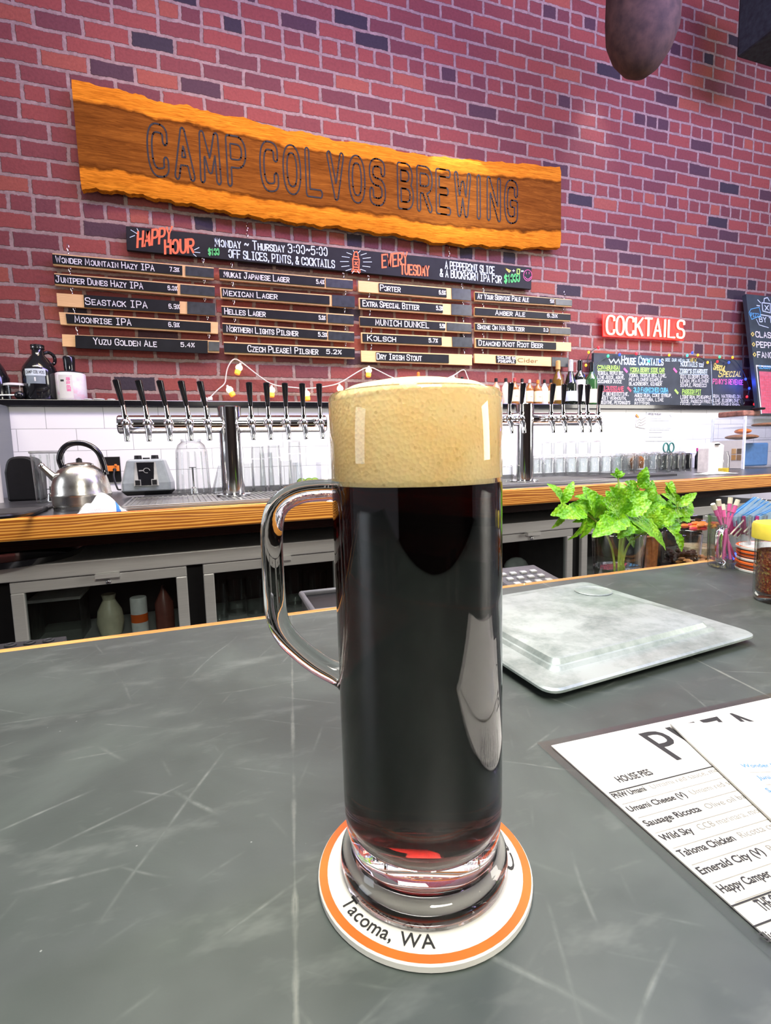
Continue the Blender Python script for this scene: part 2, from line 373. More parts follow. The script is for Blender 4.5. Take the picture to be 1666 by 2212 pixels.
# ------------------------------------------------------------------ lettering
GL = {'A': '0,0 2,6 4,0|.7,2 3.3,2', 'B': '0,0 0,6|~0,6 3.9,6 3.9,3.2 0,3.2|~0,3.2 4.2,3.2 4.2,0 0,0', 'C': '~4,4.4 4,6 0,6 0,0 4,0 4,1.6',
 'D': '0,0 0,6|~0,6 4,6 4,0 0,0', 'E': '4,6 0,6 0,0 4,0|0,3.1 3.2,3.1', 'F': '4,6 0,6 0,0|0,3.1 3.2,3.1', 'G': '~4,4.4 4,6 0,6 0,0 4,0 4,1.6|4,.8 4,2.7 2.3,2.7',
 'H': '0,0 0,6|4,0 4,6|0,3.1 4,3.1', 'I': '.6,0 3.4,0|2,0 2,6|.6,6 3.4,6', '^': '1,0 1,6', 'J': '1,6 4,6|~3,6 3,0 0,0 0,1.8', 'K': '0,0 0,6|4,6 0,2.5|1.3,3.6 4,0',
 'L': '0,6 0,0 3.7,0', 'M': '0,0 .3,6 2.2,1.4 4.1,6 4.4,0', 'N': '0,0 0,6 4,0 4,6', 'O': '@0,0 0,6 4,6 4,0', 'P': '0,0 0,6|~0,6 4.2,6 4.2,2.7 0,2.7', 'Q': '@0,0 0,6 4,6 4,0|2.6,1.6 4.3,-.4',
 'R': '0,0 0,6|~0,6 4.2,6 4.2,2.9 0,2.9|1.7,2.9 4,0', 'S': '~3.9,4.6 3.9,6 0,6 0,3.1 4,3 4,0 0,0 0,1.5', 'T': '0,6 4,6|2,6 2,0', 'U': '~0,6 0,0 4,0 4,6', 'V': '0,6 2,0 4,6',
 'W': '0,6 1.1,0 2.4,4.6 3.7,0 4.8,6', 'X': '0,0 4,6|0,6 4,0', 'Y': '0,6 2,3 4,6|2,3 2,0', 'Z': '0,6 4,6 0,0 4,0',
 '0': '@0,0 0,6 3.6,6 3.6,0', '1': '.8,4.8 2,6 2,0', '2': '~0,4.6 0,6 4,6 4,3.6 0,0|0,0 4,0', '3': '~0,5 0,6 4,6 4,3.3 1.4,3.2|~1.4,3.2 4,3.2 4,0 0,0 0,1', '4': '3,0 3,6 0,2 4,2',
 '5': '3.8,6 .4,6 .2,3.4|~.2,3.4 4,4.2 4,0 0,0 0,.8', '6': '~3.6,5.2 3.2,6 0,6 0,2|@0,0 0,3.4 4,3.4 4,0', '7': '0,6 4,6 1.4,0', '8': '@.3,3.2 .3,6 3.7,6 3.7,3.2|@0,0 0,3.2 4,3.2 4,0', '9': '@0,2.6 0,6 4,6 4,2.6|~4,4 4,0 1,0',
 '.': '.6,0 1,.5', ',': '.9,.6 .5,-.8', ':': '.8,1.4 1,1.9|.8,4 1,4.5', '!': '1,1.8 1,6|.9,0 1.1,.5', '?': '~0,4.6 0,6 4,6 4,3.4 2,3.2 2,1.8|1.9,0 2.1,.5', '&': '4,0 .8,4.6|~.8,4.6 1,6 3,6 3,4.4 0,2.2 0,0 3,0 4,2.4',
 '$': '~3.9,4.6 3.9,5.6 0,5.6 0,3.1 4,3 4,.4 0,.4 0,1.5|2,-.6 2,6.6', '%': '0,0 4,6|@.2,4.2 .2,5.8 1.3,5.8 1.3,4.2|@2.7,.2 2.7,1.8 3.8,1.8 3.8,.2', '~': '~0,2.6 1,4.2 3,2 4,3.6', '-': '.4,3 3.4,3', '+': '0,3 4,3|2,1 2,5',
 '=': '0,2.2 4,2.2|0,3.9 4,3.9', '(': '~2,6.4 .4,5 .4,1 2,-.4', ')': '~0,6.4 1.6,5 1.6,1 0,-.4', '/': '0,-.4 3,6.4', "'": '.8,6 .6,4.6', '|': '1,-.5 1,6.5', '*': '.2,1.6 3.8,4.6|3.8,1.6 .2,4.6|2,1 2,5.2'}
NARROW = {'.': 1.4, ',': 1.4, ':': 1.8, '!': 2, "'": 1.4, '(': 2.2, ')': 2.2, '|': 2, '^': 2.0, '-': 3.8}
_gc = {}
def glyph(ch):
    if ch in _gc: return _gc[ch]
    out = []
    for st in GL[ch].split('|') if ch != '|' else ['1,-.5 1,6.5']:
        mode = st[0] if st[0] in '~@' else ''
        pts = [tuple(float(q)/6 for q in p.split(',')) for p in st.lstrip('~@').split()]
        if mode == '@': pts = smooth_path(pts, 3, True); pts = pts+[pts[0], pts[1]]
        elif mode == '~': pts = smooth_path(pts, 3)
        out.append(pts)
    _gc[ch] = (out, NARROW.get(ch, 4.8 if ch in 'WM' else 4.1)/6); return _gc[ch]
def strokes(text, small=.74, gap=.26):
    x = 0; polys = []
    for ch in text:
        if ch == ' ': x += .5; continue
        k = small if ch.islower() else 1.0
        g, wd = glyph(ch.upper())
        for p in g: polys.append([(x+a*k, b*k) for a, b in p])
        x += wd*k + gap*(.8 if ch.islower() else 1)
    return polys, max(x-gap, .1)
_rk = [0]
def ribbon(mb, pts, sw, A, U, W, N, mat, off):
    """a mitred flat stroke; successive strokes lie a hair apart so that crossings do not coincide"""
    _rk[0] += 1; off = off + (_rk[0] % 6)*.00014
    q = [pts[0]]
    for p in pts[1:]:
        if math.hypot(p[0]-q[-1][0], p[1]-q[-1][1]) > sw*.06: q.append(p)
    if len(q) < 2: return
    n = len(q); vs = []
    D = [((q[i+1][0]-q[i][0]), (q[i+1][1]-q[i][1])) for i in range(n-1)]
    D = [(a/math.hypot(a, b), b/math.hypot(a, b)) for a, b in D]
    for i in range(n):
        a, b = D[max(0, i-1)], D[min(n-2, i)]
        nx, ny = -(a[1]+b[1]), a[0]+b[0]; L = math.hypot(nx, ny)
        if L < .35: nx, ny, L = -b[1], b[0], 1.0
        k = min(1.6, 2/L) if L > .35 and 0 < i < n-1 else 1
        nx, ny = nx/L*sw/2*k, ny/L*sw/2*k
        ex = (-D[0][0]*sw*.4, -D[0][1]*sw*.4) if i == 0 else ((D[-1][0]*sw*.4, D[-1][1]*sw*.4) if i == n-1 else (0, 0))
        for sgn in (-1, 1): vs.append(A+U*(q[i][0]+ex[0]+sgn*nx)+W*(q[i][1]+ex[1]+sgn*ny)+N*off)
    mb.add(vs, [(2*i, 2*i+2, 2*i+3, 2*i+1) for i in range(n-1)], mat)
def wtext(mb, text, p0, p1, hpx, Y, mat, sw=None, slant=0, off=.0012, small=.74):
    """hand lettering on an upright plane y=Y facing the room; p0, p1 = ends of the baseline"""
    A, B = at(*p0, Y), at(*p1, Y); U = (B-A); L = U.length; U.normalize(); W = V((0, 0, 1)); h = hpx*mpp(A)
    polys, tw = strokes(text, small); sx = L/tw; sw = (sw or hpx*.13)*mpp(A)
    for p in polys: ribbon(mb, [(a*sx+slant*b*h, b*h) for a, b in p], sw, A, U, W, V((0, -1, 0)), mat, off)
def wline(mb, pts, wpx, Y, mat, off=.0012):
    Q = [at(x, y, Y) for x, y in pts]; sw = wpx*mpp(Q[0])
    ribbon(mb, [(q.x, q.z) for q in Q], sw, V((0, Y, 0)), V((1, 0, 0)), V((0, 0, 1)), V((0, -1, 0)), mat, off)
_fc = {}
def font_mesh(text, bold=0):
    k = (text, bold)
    if k in _fc: return _fc[k]
    cu = bpy.data.curves.new('t', 'FONT'); cu.body = text; cu.size = 1; cu.offset = bold; cu.resolution_u = 3
    ob = bpy.data.objects.new('t', cu); COL.objects.link(ob); dg = bpy.context.evaluated_depsgraph_get(); dg.update()
    e = ob.evaluated_get(dg); me = e.to_mesh()
    vs = [(q.co.x, q.co.y) for q in me.vertices]; fs = [tuple(p.vertices) for p in me.polygons]
    e.to_mesh_clear(); bpy.data.objects.remove(ob); bpy.data.curves.remove(cu)
    x0 = min(q[0] for q in vs); x1 = max(q[0] for q in vs); vs = [(a-x0, b) for a, b in vs]
    _fc[k] = (vs, fs, x1-x0); return _fc[k]
def ptext(mb, text, A, U, W, N, width, h, mat, bold=0, off=.0004):
    """printed lettering: baseline origin A, along U, up W; h = cap height"""
    vs, fs, tw = font_mesh(text, bold); s = width/tw; k = h/.729
    mb.add([A+U*(a*s)+W*(b*k)+N*off for a, b in vs], fs, mat)

# ================================================================== SETTING
b = MB(); b.box((1.5, 3.1, 2.6), (13, .2, 5.2), M_BRICK); struct(b, 'wall_back')
M_FLOOR = plain('dark_floor', (.035, .03, .028), .6); M_CEIL = plain('dark_ceiling', (.05, .05, .055), .8)
b = MB(); b.box((1.5, -.75, -.05), (13, 8.1, .1), M_FLOOR); struct(b, 'floor')
b = MB(); b.box((1.5, -4.7, 2.0), (13, .2, 4.0), plain('dark_room_wall', (.10, .075, .065), .7)); struct(b, 'wall_front')
TZ = at(100, 878, 2.85).z             # top of the tiles
# the tiled knee wall runs from the steel side splash to past the pastry case
xl = at(20, 878, 2.85).x-.02; b = MB(); b.box(((xl+4.9)/2, 2.924, TZ/2), (4.9-xl, .148, TZ), M_TILE); struct(b, 'wall_backsplash')
LZ = TZ + .03                          # top of the black ledge
b = MB(); b.box(((xl-.9+4.9)/2, 2.91, TZ+.0155), (4.9-xl+.9, .178, .029), M_BLACKG); struct(b, 'trim_1', bevel=.003)

# ================================================================== BACK COUNTER
CT = CZ - .14                          # back counter top
FA, FB = at(0, 1122, Z=CT), at(1530, 1033, Z=CT)
FE = (FB-FA).normalized(); FN = V((-FE.y, FE.x, 0))     # along the front edge, and towards the wall
def cfr(s, t, z): return FA + FE*s + FN*t + V((0, 0, z-CT))
def slab(mb, s0, s1, t0, t1, z0, z1, mat):
    return mb.hexa([cfr(s0, t0, z0), cfr(s1, t0, z0), cfr(s1, t1, z0), cfr(s0, t1, z0), cfr(s0, t0, z1), cfr(s1, t0, z1), cfr(s1, t1, z1), cfr(s0, t1, z1)], mat)
EDGE = .062
t = thing('back_counter', 'long black back counter with an orange oak front edge below the white tiles', 'counter', FA)
b = MB(); p0, p1 = cfr(-1.2, .035, CT), cfr(4.2, .035, CT)
M_CTOP = plain('black_counter_top', (.028, .028, .032), .30, var=.3, scale=12)
b.prism([(p0.x, p0.y, CT-.04), (p1.x, p1.y, CT-.04), (p1.x, 2.846, CT-.04), (p0.x, 2.846, CT-.04)], (0, 0, .04), M_CTOP); b.build('worktop', t, world=True)
b = MB(); slab(b, -1.2, 4.2, 0, .035, CT-EDGE, CT+.001, M_OAK); b.build('wooden_edge', t, world=True, bevel=.005)
b = MB(); slab(b, -1.2, 4.2, .30, .32, CT-.13, CT-.041, M_PLANK); b.build('apron_board', t, world=True)

# ---- bottle coolers under it
CO_T = .24
CP = cfr(0, CO_T, CT)
def onc(px, py, dt=0): return onplane(px, py, CP+FN*dt, FN)
def sc_of(P): return (P-FA).dot(FE)
t = thing('bottle_cooler', 'stainless steel bottle cooler with glass doors under the back counter', 'cooler', (CP.x, CP.y, 0))
zb1, zb0 = onc(283, 1200).z, onc(283, 1231).z
b = MB(); slab(b, -1.0, 3.6, CO_T-.02, CO_T+.5, zb0, zb1, M_STEEL); b.build('steel_top', t, world=True, bevel=.004)
zlow = .25
b = MB(); slab(b, -1.0, 3.6, CO_T+.42, CO_T+.45, zlow, zb0, M_BLACK); slab(b, -1.0, 3.6, CO_T+.03, CO_T+.45, zlow-.02, zlow, M_BLACK)
sA0, sA1 = sc_of(onc(20, 1257)), sc_of(onc(403, 1226)); sB0 = sc_of(onc(438, 1225)); PITCH = sB0-sA0
for k in range(-1, 6):
    s1 = sA0 + k*PITCH; slab(b, s1-(PITCH-(sA1-sA0)), s1, CO_T+.012, CO_T+.45, zlow, zb0, M_BLACK)
b.build('cabinet_box', t, world=True)
zsh = onc(250, 1400).z
b = MB(); slab(b, -1.0, 3.6, CO_T+.06, CO_T+.41, zsh-.012, zsh, M_STEEL_D); b.build('wire_shelf', t, world=True)
ztop, fw_ = zb0-.004, .036
for k in range(0, 5):
    s0, s1 = sA0+k*PITCH, sA0+k*PITCH+(sA1-sA0)
    if k == 4: s1 = s0+.40
    f = MB()
    slab(f, s0, s1, CO_T-.005, CO_T+.02, ztop-fw_, ztop, M_STEEL_D); slab(f, s0, s1, CO_T-.005, CO_T+.02, zlow, zlow+fw_, M_STEEL_D)
    slab(f, s0, s0+fw_, CO_T-.005, CO_T+.02, zlow+fw_, ztop-fw_, M_STEEL_D); slab(f, s1-fw_, s1, CO_T-.005, CO_T+.02, zlow+fw_, ztop-fw_, M_STEEL_D)
    d = f.build('door', t, world=True, bevel=.003)
    g = MB(); slab(g, s0+fw_, s1-fw_, CO_T+.006, CO_T+.010, zlow+fw_, ztop-fw_, M_PANE)
    go = g.build('pane', None, (0, 0, 0)); go.parent = d; go.location = -V(t.location)
    h = MB(); sm = s0+(s1-s0)*.53
    slab(h, sm-.035, sm+.035, CO_T-.03, CO_T-.004, ztop-.010, ztop+.004, M_STEEL); h.ball(tuple(cfr(sm, CO_T-.008, ztop-.026)), .009, M_CHROME)
    ho = h.build('latch', None, (0, 0, 0)); ho.parent = d; ho.location = -V(t.location)

# things inside the coolers
def dims(px0, px1, py0, py1, P): m = mpp(P); return (px1-px0)*m, (py1-py0)*m
def inside(px, dt=.2): q = onc(px, 1350, dt); return V((q.x, q.y, zsh))
P = inside(135, .22); b = MB()
b.box((0, 0, .075), (.15, .14, .15), thin_glass('frosted_tub', (.80, .82, .80), .4)); b.box((0, 0, .153), (.16, .15, .010), M_WHITE)
single(b, 'storage_tub', 'translucent lidded storage tub inside the left cooler door', 'tub', P)
P = inside(240, .16); b = MB(); b.lathe([(.0, 0), (.035, .004), (.045, .05), (.04, .09), (.02, .13), (.024, .15)], plain('pale_bag', (.62, .58, .42), .4), n=14)
single(b, 'food_bag', 'pale yellowish bag slumped inside the left cooler beside the tub', 'bag', P)
P = inside(303, .13); b = MB(); b.lathe([(0, 0), (.028, 0), (.028, .13), (.026, .134), (0, .134)], M_WHITE, n=20)
b.lathe([(.0283, .045), (.0283, .075)], M_ORANGE, n=20)
single(b, 'food_can', 'white can with an orange band inside the left cooler', 'can', P)
P = inside(358, .14); b = MB(); b.lathe([(0, 0), (.032, 0), (.032, .10), (.010, .145), (.004, .165), (0, .165)], plain('sauce_red', (.20, .06, .045), .4), n=18)
single(b, 'squeeze_bottle', 'red-brown squeeze bottle inside the left cooler near its right frame', 'bottle', P)
P = inside(1115, .2); b = MB(); b.ball((0, 0, .05), .05, plain('white_bag', (.5, .52, .5), .5), 14, (1.3, .9, 1))
single(b, 'plastic_bag', 'white plastic bag inside the cooler right of the beer mug', 'bag', P)
def pint(rb, rt, h, mat=None, th=.0022):
    b = MB(); b.lathe([(0, 0), (rb, 0), (rt, h), (rt-th, h), (rb-th, .012), (0, .012)], mat or M_TG, n=20); return b
me_p = None
for i, x in enumerate((475, 515, 555, 640, 690)):
    b = pint(.034, .042, .15); single(b, 'pint_glass', 'empty pint glass standing inside the cooler behind the mug handle', 'glass', inside(x, .16+.05*(i % 2)), 'glasses in the cooler')

P = onc(70, 1200); P = cfr(sc_of(P), CO_T+.02, zb1)
b = MB(); b.lathe([(0, 0), (.22, 0), (.235, .022), (.245, .022), (.225, -.0), (0, .004)], M_BLACKG, n=40)
single(b, 'round_tray', 'black round serving tray on the cooler top at far left', 'tray', P+FN*.13+V((-.12, 0, .001)))

# ================================================================== FRONT BAR
GA, GB = at(0, 1410, Z=BAR), at(1560, 1210, Z=BAR)
GE = (GB-GA).normalized(); GN = V((-GE.y, GE.x, 0))
def gfr(s, tt, z): return GA + GE*s + GN*tt + V((0, 0, z-BAR))
def gslab(mb, s0, s1, t0, t1, z0, z1, mat):
    return mb.hexa([gfr(s0, t0, z0), gfr(s1, t0, z0), gfr(s1, t1, z0), gfr(s0, t1, z0), gfr(s0, t0, z1), gfr(s1, t0, z1), gfr(s1, t1, z1), gfr(s0, t1, z1)], mat)
t = thing('bar_counter', 'dark scratched slate bar top with oak nosing in the foreground', 'bar', (GA.x, GA.y, BAR))
b = MB(); gslab(b, -1.2, 2.6, -1.05, 0, BAR-.03, BAR, M_SLATE); b.build('slate_slab', t, world=True)
b = MB(); gslab(b, -1.2, 2.6, 0, .011, BAR-.03, BAR+.0005, M_OAK2); gslab(b, -1.2, 2.6, .011, .026, BAR-.05, BAR-.004, M_OAK2); b.build('oak_nosing', t, world=True, bevel=.0015)
b = MB(); gslab(b, -1.2, 2.6, -.6, .008, .0, BAR-.03, M_PLANK); b.build('bar_front', t, world=True)
RAIL = CZ - .25
b = MB(); gslab(b, -1.2, 2.6, .008, .185, RAIL-.02, RAIL, M_STEEL_D); b.build('speed_rail', t, world=True)

# ================================================================== BEER MUG AND COASTER
CT0 = .004
def disc_coaster(name, label, P, group=None, text=True, R=.0488, side=None):
    b = MB()
    b.lathe([(0, 0), (R-.0008, 0), (R, .0008)], M_PAPER, n=72); b.lathe([(R, .0008), (R, CT0-.0008), (R-.0006, CT0)], side or M_PAPER, n=72)
    b.lathe([(R-.0006, CT0), (R-.0042, CT0)], M_ORANGE, n=72, smooth=False)
    b.lathe([(R-.0042, CT0), (0, CT0)], M_PAPER, n=72, smooth=False)
    return b
MUG = V((.083, .205, BAR+CT0))
cc = at(907, 1872, Z=BAR+CT0); cc = V((.0825, .2035, BAR))
b = disc_coaster('c', '', cc)
def arc_text(b, s, ang0, ang1, r, h):
    """letters along an arc, their heads towards the centre"""
    adv = []; x = 0
    for ch in s:
        wd = .35 if ch == ' ' else font_mesh(ch, .008)[2]
        adv.append((x, wd)); x += wd + (.09 if ch != ' ' else 0)
    tot = x-.09
    for ch, (x, wd) in zip(s, adv):
        if ch == ' ': continue
        k = (ang1-ang0)/tot; th = ang0+k*(x+wd/2); rad = V((math.cos(th), math.sin(th), 0)); U = V((-math.sin(th), math.cos(th), 0))
        wm = abs(k)*wd*r
        ptext(b, ch, rad*r - U*wm/2 + V((0, 0, CT0)), U, -rad, V((0, 0, 1)), wm, h, M_INK, .008, .0003)
def ang(px, py): q = at(px, py, Z=BAR+CT0)-cc; return math.atan2(q.y, q.x), math.hypot(q.x, q.y)
a0, r0 = ang(742, 1948); a1, r1 = ang(940, 2040)
arc_text(b, 'Tacoma, WA', a0, a1, (r0+r1)/2+.0015, .0062)
ax0, _ = ang(1092, 1915); arc_text(b, 'Camp Colvos', ax0+.25, ax0+2.5, .0415, .0045)
single(b, 'coaster', 'round white coaster with orange rim under the tall beer mug', 'coaster', cc)

M_MUG = solid_glass('mug_glass', (.99, .995, .99), 0, 1.46)
t = thing('beer_mug', 'tall clear glass mug of dark foamy beer on the coaster', 'mug', MUG)
H = .2135; RO = .0360
prof = [(0, .004), (.030, .0022), (.0362, 0), (.0380, .0015), (.0386, .005), (.0380, .0085), (.0362, .0102), (.0338, .0122), (.0336, .0142), (.0350, .0205), (.0358, .028), (RO, .036)]
prof += [(RO+.0004*i/6, .036+(H-.0015-.036)*i/6) for i in range(1, 7)] + [(RO-.0006, H), (RO-.0022, H-.0006)]
RI = RO-.0031
prof += [(RI+.0006-.0006*i/6, H-.004-(H-.004-.044)*i/6) for i in range(0, 7)]
prof += [(RI-.0006, .036), (RI-.0026, .0285), (RI-.0065, .0220), (RI-.0125, .0180), (RI-.021, .0158), (0, .0150)]
b = MB(); b.lathe(prof, M_MUG, n=96); b.build('glass_body', t, sharp=60)
# handle, in the upright plane through the mug axis that faces the camera
vd = V((MUG.x-0, MUG.y-0, 0)).normalized()
def hp(px, py): return onplane(px, py, MUG, vd)
pts = [hp(*q) for q in ((742, 1060), (700, 1058), (640, 1064), (597, 1092), (586, 1140), (588, 1200), (592, 1270), (596, 1330), (615, 1374), (660, 1415), (705, 1446), (748, 1462))]
pts = smooth_path(pts, 2); nn = len(pts)
rr = [.0049+.0030*max(0, 1-i/5)**2+.0026*max(0, 1-(nn-1-i)/5)**2 for i in range(nn)]
b = MB(); b.tube(pts, rr, M_MUG, 20); b.build('handle', t, world=True, sharp=60)
# beer
m, nt, pb = new_mat('dark_beer'); nt.nodes.remove(pb)
g = node(nt, 'ShaderNodeBsdfGlass'); g.inputs['IOR'].default_value = 1.34; g.inputs['Roughness'].default_value = 0
va = node(nt, 'ShaderNodeVolumeAbsorption'); va.inputs['Color'].default_value = (.62, .10, .055, 1); va.inputs['Density'].default_value = 210
lk(nt, g.outputs[0], nt.nodes['Material Output'].inputs[0]); lk(nt, va.outputs[0], nt.nodes['Material Output'].inputs[1]); M_BEER = m
ZF = .1765
ri = RI+.0003
b = MB(); b.lathe([(0, .0148), (RI-.021, .0156), (RI-.0123, .0178), (RI-.0063, .0218), (RI-.0024, .0283), (RI-.0003, .036), (ri-.0003, .044), (ri, .1), (ri+.0003, ZF), (0, ZF)], M_BEER, n=96)
b.build('beer', t, sharp=50)
m, nt, pb = new_mat('beer_foam'); p = objpos(nt)
vo = node(nt, 'ShaderNodeTexVoronoi', feature='F1'); vo.inputs['Scale'].default_value = 620; lk(nt, p, vo.inputs[0])
vo2 = node(nt, 'ShaderNodeTexVoronoi', feature='F1'); vo2.inputs['Scale'].default_value = 240; lk(nt, p, vo2.inputs[0])
big = noise(nt, p, 55, 3)
fcol = ramp(nt, big, [(.3, (.95, .655, .27)), (.7, (.98, .75, .37))])
fcol = mixc(nt, math_(nt, 'MULTIPLY', math_(nt, 'LESS_THAN', vo2.outputs[0], .16), .35), fcol, (.62, .36, .10))
lk(nt, fcol, pb.inputs['Base Color']); pb.inputs['Roughness'].default_value = .6
pb.inputs['Subsurface Weight'].default_value = .25; pb.inputs['Subsurface Radius'].default_value = (.004, .002, .0008); pb.inputs['Subsurface Scale'].default_value = 1
bump(nt, pb, math_(nt, 'ADD', vo.outputs[0], math_(nt, 'MULTIPLY', vo2.outputs[0], .5)), .28, .001); M_FOAM = m
b = MB(); rf = RI+.0007
b.lathe([(0, ZF-.0001), (rf-.0004, ZF-.0001), (rf, ZF+.004), (rf, H-.004), (rf-.0012, H+.0006), (rf-.006, H+.0030), (rf-.016, H+.0050), (0, H+.0058)], M_FOAM, n=96); b.build('foam', t, sharp=50)

# ================================================================== STEEL TRAY LID ON THE BAR
cor = [V((.233, .313, 0)), V((.496, .343, 0)), V((.487, .578, 0)), V((.224, .552, 0))]
def rrect(c, inset, rad, n=6):
    """rounded quad, corners c counter-clockwise"""
    k = len(c); cen = sum(c, V((0, 0, 0)))/k; out = []
    q = []
    for i in range(k):
        a, o, d = c[i-1], c[i], c[(i+1) % k]; e1 = (a-o).normalized(); e2 = (d-o).normalized(); q.append(o+(e1+e2)*inset)
    for i in range(k):
        a, o, d = q[i-1], q[i], q[(i+1) % k]; e1 = (a-o).normalized()*rad; e2 = (d-o).normalized()*rad
        for j in range(n+1):
            s_ = j/n; out.append((o+e1)*(1-s_)**2 + o*2*s_*(1-s_) + (o+e2)*s_**2)
    return out
def loft(mb, loops, mat, cap0=False, cap1=True, smooth=True):
    n = len(loops[0]); vs = [p for l in loops for p in l]; fs = []
    for k in range(len(loops)-1):
        for i in range(n): fs.append((k*n+i, k*n+(i+1) % n, (k+1)*n+(i+1) % n, (k+1)*n+i))
    if cap1: fs.append(tuple(range((len(loops)-1)*n, len(loops)*n)))
    if cap0: fs.append(tuple(range(n-1, -1, -1)))
    return mb.add(vs, fs, mat, smooth)
m, nt, pb = new_mat('worn_aluminium'); p = worldpos(nt)
c1 = noise(nt, p, 16, 5, .65, .5); c2 = noise(nt, p, 90, 4, .7)
lk(nt, ramp(nt, math_(nt, 'ADD', math_(nt, 'MULTIPLY', c1, .65), math_(nt, 'MULTIPLY', c2, .35)), [(.36, (.26, .32, .295)), (.56, (.46, .52, .49))]), pb.inputs['Base Color'])
pb.inputs['Metallic'].default_value = .5; lk(nt, math_(nt, 'MULTIPLY_ADD', c1, .3, .25), pb.inputs['Roughness']); bump(nt, pb, c2, .06, .002); M_ALU = m
b = MB(); L = lambda inset, rad, z: [V((q.x, q.y, BAR+z)) for q in rrect(cor, inset, rad)]
loft(b, [L(.002, .014, .0065), L(0, .015, .0075), L(0, .015, .0095), L(.002, .014, .0108), L(.024, .010, .0112), L(.027, .010, .0140), L(.0295, .010, .0140), L(.0325, .010, .0178), L(.0345, .010, .0184)], M_ALU)
loft(b, [L(.0345, .010, .0170), L(.026, .010, .0095), L(.002, .014, .0065)], M_ALU)
loft(b, [L(.030, .01, .0001), L(.028, .01, .0095)], M_ALU, True, False)
single(b, 'steel_tray_lid', 'worn pale metal tray lying upside down on the slate bar beside the mug', 'tray', (cor[0].x, cor[0].y, BAR), world=True, sharp=25)
oc = at(1282, 1277, Z=BAR+.0186); b = MB(); b.lathe([(0, 0), (.022, .0), (.0225, .0006), (.0212, .0011), (.020, .0006), (0, .0005)], M_ALU, n=40)
single(b, 'metal_disc', 'small round metal disc lying on the far corner of the tray', 'disc', oc)

# ================================================================== MENUS
def sheet(name, label, c, uang, wdt, hgt, z, border, group=None):
    U = V((math.cos(uang), math.sin(uang), 0)); W = V((math.sin(uang), -math.cos(uang), 0)); W = -W; N = V((0, 0, 1))
    O = V((c.x, c.y, z+.0005)); b = MB()
    def q(u, v, dz): return O+U*u-W*v+N*dz
    if border:
        b.hexa([q(0, hgt, 0), q(wdt, hgt, 0), q(wdt, 0, 0), q(0, 0, 0), q(0, hgt, .0009), q(wdt, hgt, .0009), q(wdt, 0, .0009), q(0, 0, .0009)], M_LAM)
    e = border
    b.hexa([q(e, hgt-e, .0003), q(wdt-e, hgt-e, .0003), q(wdt-e, e, .0003), q(e, e, .0003), q(e, hgt-e, .0011), q(wdt-e, hgt-e, .0011), q(wdt-e, e, .0011), q(e, e, .0011)], M_PAPER)
    return b, q, U, W, N, O
c1 = at(1160, 1608, Z=BAR); cR = at(1666, 1500, Z=BAR); cL = at(1666, 2185, Z=BAR)
ua = math.atan2(cR.y-c1.y, cR.x-c1.x)
b, q, U, W, N, O = sheet('m', '', c1, ua, .229, .292, BAR, .0065)
def mpos(px, py): d = at(px, py, Z=BAR+.001)-O; return d.dot(U), -d.dot(W)      # sheet coordinates of a photo point
def mtext(text, p0, p1, h, bold, mat):
    u0, v0 = mpos(*p0); u1, v1 = mpos(*p1)
    ptext(b, text, q(u0, v0, .0011), U, W, N, u1-u0, h, mat, bold, .0002)
u0, v0 = mpos(1458, 1646); u1, v1 = mpos(1380, 1584); hP = abs(v0-v1)*1.02
for ch, uu, wd in (('P', u1-.002, .017), ('I', u1+.0205, .0042), ('Z', u1+.029, .017), ('Z', u1+.050, .017), ('A', u1+.070, .020)):
    ptext(b, ch, q(uu, v0, .0011), U, W, N, wd, hP, M_INK, .0, .0002)
def mrule(p0, wd, th, mat):
    uu, vv = mpos(*p0); b.add([q(uu, vv+th/2, .0014), q(uu+wd, vv+th/2, .0014), q(uu+wd, vv-th/2, .0014), q(uu, vv-th/2, .0014)], [(0, 1, 2, 3)], mat)
mtext('HOUSE PIES', (1340, 1693), (1411, 1673), .0055, .022, M_INK)
mrule((1316, 1716), .19, .0008, M_INK)
rows = [('PNW Umami', 'Umami red sauce, mozzarella, scallion', (1330, 1728), (1393, 1713)), ('Umami Cheese (V)', 'Umami red sauce, mozzarella, parmesan', (1361, 1757), (1455, 1730)), ('Sausage Ricotta', 'Olive oil base, mozzarella, ricotta', (1396, 1789), (1484, 1760)),
        ('Wild Sky', 'CCB marinara, mozz, pepperoni, sausage', (1432, 1821), (1480, 1804)), ('Tahoma Chicken', 'Ricotta cream base, mozzarella', (1470, 1856), (1562, 1823)), ('Emerald City (V)', 'Pesto base, mozzarella, tomato', (1508, 1896), (1606, 1860)), ('Happy Camper', 'CCB marinara, mozzarella', (1552, 1937), (1644, 1900))]
uL = mpos(1330, 1728)[0]
for k, (a_, c_, p0, p1) in enumerate(rows):
    u0, v0 = mpos(*p0); wd = .0024*len(a_)
    ptext(b, a_, q(uL, v0, .0011), U, W, N, wd, .0042, M_INK, .022, .0002)
    ptext(b, c_, q(uL+wd+.004, v0, .0011), U, W, N, .0023*len(c_), .0040, M_GREYINK, -.004, .0002)
    b.add([q(uL, v0+.0052, .0014), q(uL+.18, v0+.0052, .0014), q(uL+.18, v0+.0049, .0014), q(uL, v0+.0049, .0014)], [(0, 1, 2, 3)], M_GREYINK)
mrule((1580, 1962), .19, .0008, M_INK); mtext('THE CLASSICS', (1652, 1972), (1740, 1940), .0055, .022, M_INK); mrule((1628, 2006), .19, .0008, M_INK)
u0, v0 = mpos(1658, 2040); ptext(b, 'Slice of the Day', q(u0, v0, .0011), U, W, N, .03, .0042, M_INK, .012, .0002)
single(b, 'pizza_menu', 'laminated pizza menu sheet with clear border lying on the bar', 'menu', c1, world=True)
